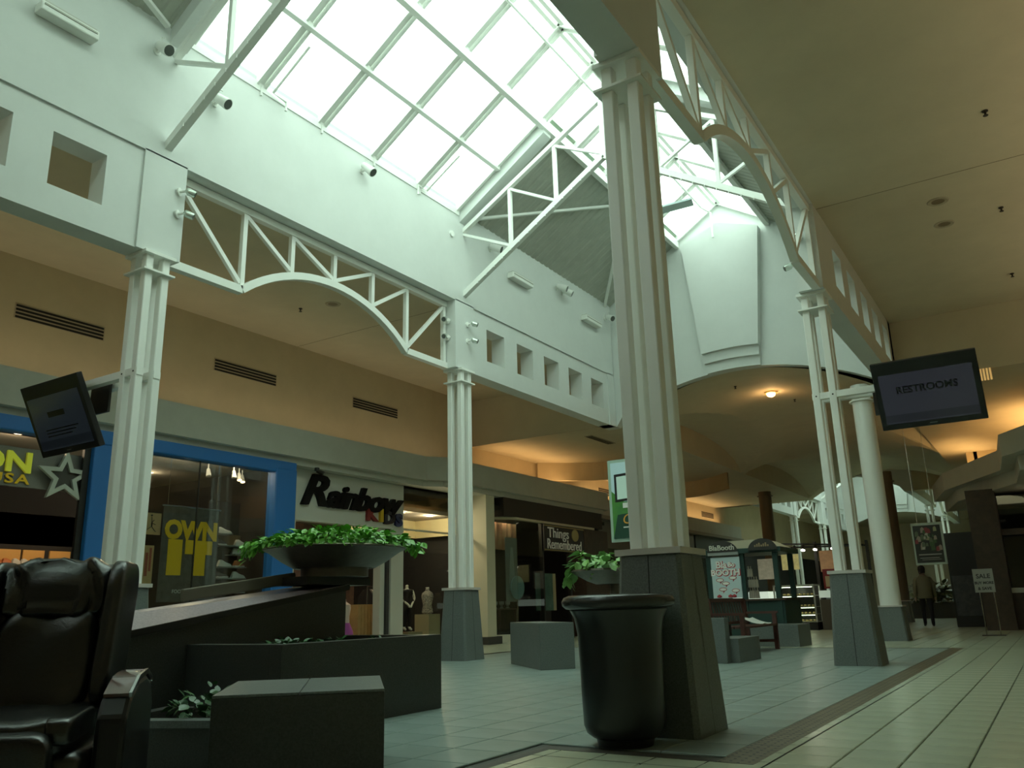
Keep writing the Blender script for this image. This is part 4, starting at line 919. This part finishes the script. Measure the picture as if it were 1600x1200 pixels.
def near_first(base, pts):
    return sorted(pts, key=lambda q: (Vector(q[0])+Vector(base)-CAMP).length)
foliage(pth, 'leaf', near_first((BX, BY, BZ+.17), pts), .072, LEAF, 290)
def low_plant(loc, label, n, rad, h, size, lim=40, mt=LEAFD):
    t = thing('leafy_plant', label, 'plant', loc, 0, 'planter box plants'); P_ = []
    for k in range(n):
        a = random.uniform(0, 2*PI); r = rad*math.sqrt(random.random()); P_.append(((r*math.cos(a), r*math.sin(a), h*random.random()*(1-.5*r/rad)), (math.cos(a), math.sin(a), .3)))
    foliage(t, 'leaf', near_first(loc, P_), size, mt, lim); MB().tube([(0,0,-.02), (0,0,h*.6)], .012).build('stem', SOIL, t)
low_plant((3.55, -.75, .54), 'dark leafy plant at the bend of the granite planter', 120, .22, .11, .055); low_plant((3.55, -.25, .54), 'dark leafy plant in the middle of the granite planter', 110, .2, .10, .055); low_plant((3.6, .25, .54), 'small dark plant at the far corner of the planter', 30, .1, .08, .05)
# bench blocks
def block(name, loc, rz, lx, ly, h, label, m=GRANL, split=True):
    t = thing(name, label, 'bench block', loc, rz, 'granite blocks')
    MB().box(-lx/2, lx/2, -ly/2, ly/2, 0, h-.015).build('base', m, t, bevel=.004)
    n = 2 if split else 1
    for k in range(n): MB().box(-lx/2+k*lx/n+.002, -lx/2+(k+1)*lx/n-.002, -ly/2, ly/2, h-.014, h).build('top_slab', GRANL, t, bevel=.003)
    return t
# foreground block: measured corners at its top
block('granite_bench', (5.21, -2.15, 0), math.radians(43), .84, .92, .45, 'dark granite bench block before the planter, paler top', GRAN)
t = thing('planter_trough', 'low granite trough with a pale edge between chair and bench block', 'planter', (4.35, -2.12, 0), math.radians(22))
MB().box(-.55, .45, -.30, -.2, 0, .22).build('front_wall', GRAN, t); MB().box(-.55, .45, -.31, -.19, .22, .26).build('edge', GRANL, t); MB().box(-.55, .45, .5, .6, 0, .24).build('rear_wall', GRAN, t); MB().box(-.55, .45, -.2, .5, 0, .16).build('soil', SOIL, t); MB().box(-.65, -.55, -.3, .6, 0, .24).build('side_wall', GRAN, t)
low_plant((4.36, -2.08, .17), 'dark leafy plant in the low trough beside the bench block', 240, .24, .30, .065)
block('granite_bench', (2.22, 5.36, 0), math.radians(-42.5), 1.62, .5, .62, 'granite block in front of the gift shop window', GRANL, False)
# second planter beyond the near column
t = thing('granite_planter', 'stepped granite planter past the near column, beside the slatted bench', 'planter', (0, 0, 0))
MB().box(3.2, 4.7, 6.32, 6.5, 0, .62).build('wall_panel', GRANL, t, bevel=.004); MB().box(3.2, 3.4, 6.5, 7.6, 0, .62).build('wall_panel', GRANL, t); MB().box(4.4, 4.82, 6.5, 7.5, 0, .33).build('step_block', GRANL, t, bevel=.004); MB().box(3.4, 4.4, 6.5, 7.5, 0, .5).build('soil', SOIL, t)
block('granite_bench', (4.06, 11.3, 0), 0, .98, .9, .40, 'low granite block behind the slatted bench', GRANL, False)
# small hanging plant bowl behind the near column
t = thing('bowl_planter', 'bronze bowl planter half hidden behind the near column', 'planter', (4.62, 3.0, 1.08))
MB().lathe([(.2, -.02), (.3, .02), (.48, .12), (.47, .14), (.001, .1)], n=36, cap=False).build('bowl', BRONZE, t, True); MB().lathe([(.06, -1.08), (.05, -.02)], n=16).build('stem', BRONZE, t, True)
low_t = thing('trailing_plant', 'light green leafy plant beside the near column', 'plant', (4.62, 3.0, 1.2)); pl_ = []
for k in range(170):
    a = random.uniform(0, 2*PI); r = .46*math.sqrt(random.random()); pl_.append(((r*math.cos(a), r*math.sin(a), random.uniform(0, .16)+.14*max(0, -math.cos(a+.5))*random.random()), (math.cos(a), math.sin(a), -.2)))
for k in range(14): pl_.append(((-.42-.02*k/6, -.2+random.uniform(-.1,.1), .05-.012*k), (-1, 0, -1)))
foliage(low_t, 'leaf', near_first((4.62, 3.0, 1.2), pl_), .12, mat('leaf_light', (.14, .36, .07), .4, col2=(.26, .48, .14), nscale=7), 90)
# ================================================================== MASSAGE CHAIR
ch = thing('massage_chair', 'black leather massage chair with glossy brown armrest strips', 'chair', (4.965, -3.56, 0), math.radians(45))
def fold(sc, am, seed):
    def w(p):
        return Vector((0, am*math.sin(p.x*sc+seed+2.2*math.sin(p.z*9+seed)), am*.7*math.sin(p.x*sc*1.3+p.y*11+seed)))
    return w
MB().puff(-.36, .36, -.42, .30, .04, .34, .25).build('base', LEATH, ch, True)
MB().puff(-.30, .30, -.50, .25, .30, .47, .35, 40, 20, fold(16, .008, 1)).build('seat_cushion', LEATH, ch, True)
MB().puff(-.29, .29, -.60, -.46, .05, .43, .35, 30, 18, fold(14, .008, 2)).build('leg_rest', LEATH, ch, True)
def back_pt(x, y, z):   # reclined back
    return (x, y+.34*(z-.40), z)
def rebend(mb):
    mb.v = [back_pt(*v) for v in mb.v]; return mb
rebend(MB().puff(-.312, .312, .16, .36, .36, 1.10, .3, 48, 30, fold(9, .006, .5))).build('backrest', LEATH, ch, True)
rebend(MB().puff(-.22, .22, .09, .26, .42, .88, .4, 40, 30, fold(20, .012, 2.5))).build('back_cushion', LEATH, ch, True)
hp = rebend(MB().puff(-.232, .232, .08, .24, .84, 1.115, .38, 60, 36, lambda p: Vector((0, .016*math.sin(p.x*58+3*math.sin(p.z*12)), .012*math.sin(p.x*50+1.0)*(1 if p.z > 1.0 else .3))))).build('head_pillow', LEATH, ch, True)
for s in (-1, 1):
    rebend(MB().puff(min(s*.235, s*.322), max(s*.235, s*.322), .02, .40, .45, 1.105, .4, 24, 24, fold(20, .006, s))).build('side_wing', LEATH, ch, True)
    a = MB()
    pr = [(.30, .10), (.30, .45), (.24, .54), (.12, .58), (-.04, .565), (-.18, .505), (-.24, .43), (-.26, .10)]
    a.prism(pr, lambda u, v, d: (s*(.36+d), u, v), .12).build('arm_panel', mat('arm_black', (.015, .015, .016), .3), ch, bevel=.02)
    MB().sweep([(s*.42, u, v+.008) for u, v in [(.27, .505), (.24, .543), (.18, .566), (.12, .585), (.04, .58), (-.04, .568), (-.11, .54), (-.18, .507)]], .10, .016, (1,0,0)).build('arm_strip', WOODG, ch, True)
    MB().sweep([(s*.477, u, v+.008) for u, v in [(.24, .543), (.12, .585), (-.04, .568), (-.18, .507)]], .012, .022, (1,0,0)).build('arm_edge', CHROME, ch)
    MB().puff(min(s*.23, s*.33), max(s*.23, s*.33), -.48, -.05, .36, .47, .4, 24, 16, fold(18, .007, s*2)).build('seat_bolster', LEATH, ch, True)
    for y in (-.38, .26): MB().lathe([(.03, 0), (.03, .05)], s*.28, y, 12).build('foot', BLACK, ch)
# ================================================================== SLATTED BENCH
BWD = mat('bench_redwood', (.085, .03, .022), .45, noise=.25, nscale=8)
t = thing('slatted_bench', 'dark red slatted wooden bench behind the near column', 'bench', (4.1, 9.2, 0))
for k in range(5): MB().box(-.2+.1*k, -.12+.1*k, -.95, .95, .41, .44).build('seat_slat', BWD, t)
for k in range(14): MB().bar((-.25, -.88+k*.135, .50), (-.31, -.88+k*.135, .84), .012, .035, (0,1,0)).build('back_slat', BWD, t)
MB().box(-.34, -.29, -.95, .95, .84, .90).build('top_rail', BWD, t); MB().box(-.28, -.23, -.95, .95, .46, .51).build('lower_rail', BWD, t)
for y in (-.93, .93):
    MB().box(.20, .27, y-.035, y+.035, 0, .62).build('leg', BWD, t); MB().bar((-.26, y, 0), (-.31, y, .86), .07, .06, (0,1,0)).build('leg', BWD, t)
    MB().box(-.3, .3, y-.04, y+.04, .62, .66).build('armrest', BWD, t); MB().box(-.25, .22, y-.02, y+.02, .12, .17).build('stretcher', BWD, t)
np_ = MB().grid(lambda u, v: (-.16+.34*u, -.2+.55*v, .455+.10*(1-u)**2+.01*math.sin(v*7)), 8, 6).build('newspaper', mat('paper_white', (.7, .72, .68), .7)); np_.location = (4.1, 9.75, 0)
np_.modifiers.new('solid', 'SOLIDIFY').thickness = .008; tag(np_, 'white folded paper lying on the slatted bench', 'paper')
# ================================================================== GREEN KIOSK CART
KG = mat('kiosk_green', (.012, .045, .038), .5)
k_ = thing('kiosk_cart', 'dark green kiosk cart with arched sign boards and a bubble lettered poster', 'kiosk', (2.95, 12.0, 0))
for x in (-.42, .30, 1.0): MB().box(x-.05, x+.05, -.05, .05, 0, 1.9).build('post', KG, k_)
for x in (-.42, 1.0): MB().box(x-.05, x+.05, 1.1, 1.2, 0, 1.9).build('post', KG, k_)
MB().box(-.55, 1.15, -.12, 1.3, 1.82, 1.92).build('roof_rail', KG, k_); MB().prism([(-.5, 1.92), (1.1, 1.92), (.75, 2.1), (-.15, 2.1)], lambda u, v, d: (u, .05+d, v), 1.1).build('canopy', mat('canopy_cream', (.55, .5, .36), .7), k_)
MB().box(-.5, 1.1, -.02, 1.2, .0, .85).build('counter', KG, k_); MB().box(-.55, 1.15, -.08, 1.25, .85, .89).build('counter_top', DKWOOD, k_)
def arch_sign(cx, w, nm, txt):
    p = [(cx+w*math.cos(a*PI/14), 1.86+.24*math.sin(a*PI/14)) for a in range(15)]
    b = MB().prism(p, lambda u, v, d: (u, -.14+d*-1, v), .04).build(nm, mat('arch_sign_'+nm, (.03, .028, .025), .5), k_)
    if txt: text('lettering', txt, .15, (cx, -.184, 1.95), FY, mat('cream_letter', (.6, .6, .52), .5), b, ext=.004, bold=.003)
    else:
        for q in range(7): MB().box(cx-.16+.045*q, cx-.13+.045*q, -.186, -.18, 1.93, 1.97+.02*(q % 3)).build('gilt_mark', mat('gilt_mark', (.3, .22, .12), .5), b)
arch_sign(-.06, .33, 'arched_sign', 'BlaBooth'); arch_sign(.80, .30, 'arched_sign_dark', '')
MB().box(-.38, .28, -.17, -.13, 1.80, 1.86).build('sign_rail', mat('rail_grey', (.3, .33, .32), .5), k_)
po = MB().box(-.35, .27, -.10, -.07, .92, 1.76).build('poster', mat('poster_aqua', (.42, .55, .55), .6, emit=(.42, .55, .55), es=.06), k_)
PW = mat('poster_white', (.8, .8, .76), .6); PR = mat('poster_red', (.4, .04, .05), .6)
for (tx, sx_, x, z, sz) in (('Bla', 1, -.13, 1.60, .20), ('Bo', 1, .09, 1.60, .13), ('BOOTH', 1.05, -.05, 1.44, .17)):
    text('lettering', tx, sz, (x+.008, -.102, z-.008), FY, PR, po, ext=.001, bold=.016, sx=sx_); text('lettering', tx, sz, (x, -.106, z), FY, PW, po, ext=.001, bold=.006, sx=sx_)
for (x, z) in ((-.18, 1.29), (.10, 1.33), (-.06, 1.22), (-.13, 1.10), (.14, 1.07)):
    pp = [(x+.085*math.cos(a*PI/8), z+.04*math.sin(a*PI/8)) for a in range(16)]
    MB().prism(pp, lambda u, v, d: (u, -.101-d, v), .002).prism([(x, z-.03), (x+.04, z-.03), (x+.0, z-.085)], lambda u, v, d: (u, -.101-d, v), .002).build('speech_bubble', PR, po)
    pp = [(x+.072*math.cos(a*PI/8), z+.029*math.sin(a*PI/8)) for a in range(16)]
    MB().prism(pp, lambda u, v, d: (u, -.104-d, v), .002).build('speech_bubble', PW, po)
for x in (-.22, .02, .10): MB().lathe([(.001, .93), (.05, .94), (.05, .97), (.001, 1.0)], x, -.103, 10).build('printed_head', PR, po, True)
# goods on the cart
for i in range(10):
    g = MB().tube([(0,0,0), (0,0,.16)], [.04, .03], 8).tube([(0,0,.16), (0,0,.22)], .012, 6).build('hanging_trinket', mat('trinket', (.4, .36, .3), .3, metal=.5)); g.location = (3.35+.05*(i % 4), 12.0+.05, .9+.22*(i//4)); tag(g, 'small dangling trinket on the kiosk cart', 'trinket', 'trinkets on the kiosk')
# ================================================================== SNACK KIOSK WITH LIT SHOWCASE
s_ = thing('glass_showcase', 'lit glass bakery showcase with chrome edges and four shelves', 'showcase', (2.15, 20.0, 0))
MB().box(-.55, .6, 0, .7, 0, .22).build('base', BLACK, s_)
for x in (-.55, .6):
    for y in (0, .7): MB().box(x-.02, x+.02, y-.02, y+.02, .22, 1.27).build('corner_post', ALU, s_)
MB().box(-.57, .62, -.02, .72, 1.25, 1.29).build('top_frame', ALU, s_)
SHL = mat('showcase_tube', (.9, .95, .8), .4, emit=(.9, 1, .7), es=5)
for z in (.24, .45, .66, .98): MB().box(-.53, .58, .02, .68, z-.012, z).build('shelf', mat('shelf_white', (.6, .6, .5), .5), s_); 
for z in (.44, .65, .97, 1.24): MB().box(-.50, .55, .03, .05, z-.03, z-.015).build('light_tube', SHL, s_)
MB().box(-.55, .6, -.004, .004, .24, 1.25).build('pane', GLASS, s_); MB().box(-.55, .6, .69, .70, .24, 1.25).build('back_panel', DARK, s_)
PAS = mat('pastry', (.55, .4, .18), .7)
for z in (.24, .45, .66, .98):
    for k in range(9):
        g = MB().puff(-.045, .045, -.04, .04, 0, .06, .6, 10, 8).build('pastry', PAS, None, True); g.location = (1.72+.115*k, 20.22, z); tag(g, 'small pastry on the %s shelf of the lit showcase' % {.24: 'lowest', .45: 'second lowest', .66: 'second highest', .98: 'highest'}[z], 'pastry', 'pastries on showcase shelf %.2f' % z)
spotlamp('showcase_light', (2.15, 20.3, 1.12), 2.5, (.95, 1, .75), .1)
c_ = thing('snack_counter', 'dark snack counter with pale lit tops beside the showcase', 'counter', (0, 0, 0))
MB().box(.3, 1.5, 19.8, 20.6, 0, .9).build('cabinet', DARK, c_); MB().box(.3, 1.5, 19.75, 20.6, .9, 1.12).build('lit_top', mat('counter_pale', (.6, .68, .6), .4, emit=(.8, .95, .8), es=.5), c_)
MB().box(2.85, 4.0, 20.2, 21.0, 0, .85).build('cabinet', mat('counter_brown', (.08, .06, .045), .5), c_); MB().box(2.85, 4.0, 20.15, 21.0, .9, 1.1).build('glass_top', mat('counter_pale2', (.45, .52, .45), .3, emit=(.7, .85, .7), es=.3), c_); MB().box(3.2, 3.5, 20.12, 20.18, .45, .8).build('red_panel', mat('red_panel', (.3, .02, .02), .5), c_)
fr = thing('kiosk_canopy', 'black overhead frame with clip lamps and hanging menu boards', 'canopy', (0, 0, 0))
for (x, y) in ((1.55, 20.8), (2.75, 20.8), (.2, 21.5), (4.1, 21.5)): MB().box(x-.04, x+.04, y-.04, y+.04, 0, 2.55).build('post', DARK, fr)
MB().bar((.1, 20.2, 2.45), (1.6, 20.2, 2.52), .05, .05).build('beam', DARK, fr); MB().bar((1.6, 20.2, 2.52), (4.2, 20.4, 2.35), .05, .05).build('beam', DARK, fr); MB().bar((.2, 21.5, 2.5), (4.1, 21.5, 2.4), .05, .05).build('beam', DARK, fr); MB().bar((1.6, 20.2, 2.52), (1.6, 21.5, 2.5), .05, .05).build('beam', DARK, fr)
for i, x in enumerate((.4, 1.75, 2.3, 2.55, 2.9, 3.4)):
    c = MB().tube([(x, 20.2, 2.42), (x, 20.12, 2.28)], [.04, .07], 12).build('clip_lamp', DARK, fr, True)
    MB().tube([(x, 20.119, 2.278), (x, 20.115, 2.27)], .06, 12).build('lens', mat('clip_lens', (.9, .9, .8), .4, emit=(1, .95, .75), es=10), c)
for (x, z, w, col, nm) in ((1.95, 1.75, .26, (.5, .45, .2), 'menu_board'), (3.05, 1.65, .22, (.35, .2, .1), 'menu_board'), (1.2, 1.5, .26, (.30, .28, .22), 'menu_board')): MB().box(x-w, x+w, 20.85, 20.88, z, z+.62).build(nm, mat('menu%d' % int(x*10), col, .6, col2=[min(1, c*1.6) for c in col], nscale=6, emit=col, es=.12), fr)
spotlamp('kiosk_lamp', (2.3, 19.9, 2.2), 6, (1, .95, .75), .1)
rs = thing('red_stand_sign', 'red framed stand sign at the end of the snack counter', 'sign', (3.25, 20.05, 1.1)); MB().box(-.2, .2, -.02, .02, .05, .6).build('frame', mat('red_frame', (.25, .02, .025), .5), rs); MB().box(-.14, .14, -.025, -.02, .1, .4).build('card', mat('tan_card', (.5, .4, .25), .6), rs); MB().tube([(0, 0, .0), (0, 0, .06)], .03).build('foot', CHROME, rs)
# ================================================================== HANGING POSTERS
def pip(x, y, Y):
    d = CR*((x-800)/FPX) - CU*((y-600)/FPX) + CF; s = (Y-CAMP.y)/d.y; return CAMP+d*s
t = thing('hanging_poster', 'tall green and blue advertising poster half hidden by the near column', 'poster', (3.33, 6.39, 1.79))
MB().box(-.36, .58, 0, .06, 0, 1.30).build('frame', mat('frame_pale_green', (.42, .58, .48), .4, metal=.2), t)
MB().box(-.31, .53, -.006, 0, .05, 1.25).build('print', mat('poster_sky', (.42, .60, .62), .6, emit=(.42, .60, .62), es=.15), t)
MB().prism([(-.31, .05), (.53, .05), (.53, .60), (-.1, .62), (-.31, .80)], lambda u, v, d: (u, -.009-d, v), .002).build('green_field', mat('poster_green', (.10, .32, .04), .6, col2=(.05, .2, .06), nscale=4), t)
MB().prism([(-.31, .05), (.53, .05), (.53, .48), (-.22, .42)], lambda u, v, d: (u, -.013-d, v), .002).build('dark_field', mat('poster_dark', (.012, .06, .035), .6), t)
MB().prism([(-.25, .62), (.5, .66), (.5, 1.1), (-.25, 1.06)], lambda u, v, d: (u, -.012-d, v), .003).build('phone_outline', BLACK, t); MB().prism([(-.21, .66), (.5, .70), (.5, 1.06), (-.21, 1.02)], lambda u, v, d: (u, -.017-d, v), .002).build('phone_screen', mat('phone_screen', (.5, .68, .6), .5, emit=(.5, .68, .6), es=.15), t)
MB().prism([(-.12, .52), (.5, .52), (.5, .60), (-.12, .60)], lambda u, v, d: (u, -.02-d, v), .002).build('white_card', PW, t)
text('lettering', 'Ch', .22, (-.02, -.02, .34), FY, mat('orange_print', (.8, .38, .06), .6), t, ext=.001, shear=.25); MB().box(-.13, .24, -.021, -.019, .21, .23).build('small_print', PW, t)
for x in (.16, .44): MB().tube([(x, .03, 1.30), (x, .03, 6.62)], .006, 5).build('cable', CHROME, t)
t = thing('hanging_poster', 'dark framed movie poster hanging above the walking person', 'poster', (6.18, 18.0, 1.62))
MB().box(-.36, .36, 0, .07, 0, 1.04).build('frame', mat('frame_green_grey', (.40, .48, .42), .4, metal=.3), t)
pm = MB().box(-.32, .31, -.006, 0, .05, .98).build('print', mat('movie_dark', (.02, .025, .02), .5), t)
rnd = random.Random(3)
for k in range(34):
    x, z = rnd.uniform(-.27, .26), rnd.uniform(.36, .88); s = rnd.uniform(.02, .05); c = rnd.choice([(.25, .05, .06), (.3, .33, .2), (.12, .16, .1), (.35, .3, .25), (.06, .12, .05), (.45, .45, .4)])
    MB().prism([(x-s, z-s*1.4), (x+s, z-s*1.2), (x+s*.8, z+s*1.2), (x, z+s*1.8), (x-s*.9, z+s)], lambda u, v, d: (u, -.008-d, v), .002+.0005*k/10).build('printed_figure', mat('mp%d' % int(sum(c)*100), c, .6), pm)
MB().box(-.26, .26, -.012, -.008, .24, .265).box(-.24, .2, -.012, -.008, .16, .175).box(-.2, .24, -.012, -.008, .12, .13).build('small_print', mat('poster_grey', (.4, .4, .38), .6), pm)
MB().tube([(-.2, .035, 1.04), (-.2, .035, 5.3)], .006, 5).build('cable', CHROME, t); MB().tube([(.2, .035, 1.04), (.2, .035, 5.3)], .006, 5).build('cable', CHROME, t)
# ================================================================== PERSON WALKING AWAY
t = thing('person', 'person in khaki jacket, dark trousers and dark cap walking away', 'person', (5.43, 22.0, 0), .15)
J = {'pelvis': ((0,0,.95),(.15,.11)), 'waist': ((0,0,1.08),(.155,.12)), 'chest': ((0,.02,1.28),(.175,.125)), 'neckb': ((0,.02,1.44),(.07,.065)), 'head0': ((0,.04,1.53),(.075,.085)), 'head1': ((0,.04,1.64),(.082,.095)), 'head2': ((0,.03,1.71),(.05,.06))}
E_ = [('pelvis','waist'), ('waist','chest'), ('chest','neckb'), ('neckb','head0'), ('head0','head1'), ('head1','head2')]
for s, n, ph in ((-1, 'l', .10), (1, 'r', -.10)):
    J['sh'+n] = ((s*.19, .01, 1.38), .075); J['el'+n] = ((s*.25, .0-ph*.6, 1.12), .06); J['wr'+n] = ((s*.27, .05-ph*1.2, .88), .045); J['pa'+n] = ((s*.27, .07-ph*1.2, .80), .035); J['fi'+n] = ((s*.265, .08-ph*1.2, .72), .018); J['th'+n] = ((s*.245, .12-ph*1.2, .77), .014)
    J['hip'+n] = ((s*.09, 0, .88), .10); J['kn'+n] = ((s*.10, ph+.03, .50), .068); J['an'+n] = ((s*.10, ph*1.4, .10), .05); J['to'+n] = ((s*.11, ph*1.4+.17, .04), .038)
    E_ += [('chest','sh'+n), ('sh'+n,'el'+n), ('el'+n,'wr'+n), ('wr'+n,'pa'+n), ('pa'+n,'fi'+n), ('pa'+n,'th'+n), ('pelvis','hip'+n), ('hip'+n,'kn'+n), ('kn'+n,'an'+n), ('an'+n,'to'+n)]
SKIN = mat('skin', (.42, .27, .19), .6); KHA = mat('khaki_cloth', (.20, .185, .12), .85); TRO = mat('dark_trousers', (.014, .014, .018), .85); HAIR = mat('dark_hair', (.02, .017, .014), .8); SHOEB = mat('shoe_black', (.012, .012, .012), .5)
b = figure('body', J, E_, [SKIN, KHA, TRO, SHOEB], t)
paint(b, lambda c: 3 if c.z < .10 else (2 if c.z < .90 and abs(c.x) < .2 else (1 if .83 < c.z < 1.45 else 0)))
MB().lathe([(.165, .80), (.185, .84), (.18, 1.0), (.19, 1.2), (.17, 1.36), (.09, 1.45)], 0, .01, 24, cap=False).build('jacket_body', KHA, t, True).scale = (1.1, .85, 1)
MB().lathe([(.092, 1.60), (.098, 1.64), (.09, 1.70), (.05, 1.74), (.001, 1.75)], 0, .035, 20, cap=False).build('cap', HAIR, t, True)
MB().puff(-.07, .07, .10, .20, 1.63, 1.655, .6, 14, 8).build('cap_brim', HAIR, t, True)
MB().lathe([(.08, 1.52), (.088, 1.56), (.09, 1.61)], 0, .03, 20, cap=False).build('hair', HAIR, t, True)
# ================================================================== STORE ON THE WALKWAY SIDE
BKP = [(5.9, 23.6), (6.5, 20.6), (8.05, 17.3), (8.2, 15.0), (8.8, 14.0), (11.1, 14.0), (11.1, 23.6)]
S('trim_8', MB().prism(BKP, lambda u, v, d: (u, v, 3.72+d), .48), GREYB, 'grey plaster bulkhead above the dark store on the walkway')
S('trim_9', MB().prism([(u+.28, v+.12) for u, v in BKP[:5]]+[(11.1, 14.1), (11.1, 23.6)], lambda u, v, d: (u, v, 3.4+d), .33), GREYB, 'lower step of the bulkhead above the dark store')
S('wall_right_link', MB().box(9.9, 10.2, 14, 24, 3.9, 5.4).box(7.2, 10.0, 23.6, 23.8, 3.9, 5.4).box(7.0, 7.3, 23.6, 33, 3.3, 5.4), TAN, 'tan upper wall above the dark store')
t = thing('dark_store_front', 'dark wood clad store front on the walkway with glass bays', 'storefront', (7.22, 18.9, 0))
MB().box(-.1, .55, -.25, .25, 0, 3.45).build('pillar', DKWOOD, t); MB().box(.55, 3.8, .2, .22, 1.0, 3.3).build('pane', GLASS, t); MB().box(.55, 3.8, .0, .25, .88, 1.0).build('counter_rail', mat('pale_rail', (.5, .52, .46), .35), t); MB().box(.55, 3.8, .05, .2, 0, .88).build('stall_riser', DKWOOD, t); MB().box(.55, 3.8, .1, .3, 2.3, 2.45).build('transom', DKWOOD, t)
MB().box(-.1, .0, .25, 14.5, 0, 3.3).build('side_wall', INT, t); MB().box(0, 3.8, 4.0, 4.1, 0, 3.3).build('back_wall', INT, t); MB().box(-.05, 3.8, .25, 4.1, 3.28, 3.3).build('ceiling_panel', INT, t)
for k in range(3): MB().box(1.0+k*.6, 1.4+k*.6, .4, .5, 1.2, 2.2).build('display_panel', mat('green_grey_panel', (.14, .17, .14), .6), t)
shop_light(8.9, 18.6, 3.27, 'lit downlight inside the dark store', 2, 'dark store downlights')
t = thing('sale_sign', 'white sale sign on a thin floor stand before the dark store', 'sign', (7.42, 15.6, 0))
MB().tube([(-.12, 0, 0), (-.12, 0, 1.0)], .012).build('leg', CHROME, t); MB().tube([(.15, 0, 0), (.15, 0, 1.0)], .012).build('leg', CHROME, t); MB().box(-.2, .25, -.15, .15, 0, .015).build('foot', DARK, t)
MB().box(-.2, .19, -.012, .0, .90, 1.40).build('card', mat('sale_card', (.34, .34, .31), .6), t)
for tx, z, s in (('SALE', 1.24, .13), ('BUY MORE', 1.10, .075), ('& SAVE', .98, .085)): text('lettering', tx, s, (-.005, -.014, z), FY, mat('ink', (.03, .03, .03), .6), t, ext=.001, bold=.003)
t = thing('dark_display_stand', 'black display partition at the mouth of the dark store', 'partition', (6.75, 21.5, 0)); MB().box(-.55, .2, 0, .5, 0, 2.6).build('panel', BLACK, t); MB().box(-.5, .15, -.02, 0, .3, 1.4).build('display', mat('partition_print', (.03, .035, .045), .6, col2=(.10, .11, .13), nscale=5), t)
# poinsettia like plants and planter far in the middle
t = thing('far_planter', 'granite planter box with bushy plants beyond the round columns', 'planter', (4.4, 33.5, 0)); MB().box(-.9, .9, -.4, .4, 0, .6).build('box', GRAN, t); MB().box(-.85, .85, -.35, .35, .55, .61).build('soil', SOIL, t)
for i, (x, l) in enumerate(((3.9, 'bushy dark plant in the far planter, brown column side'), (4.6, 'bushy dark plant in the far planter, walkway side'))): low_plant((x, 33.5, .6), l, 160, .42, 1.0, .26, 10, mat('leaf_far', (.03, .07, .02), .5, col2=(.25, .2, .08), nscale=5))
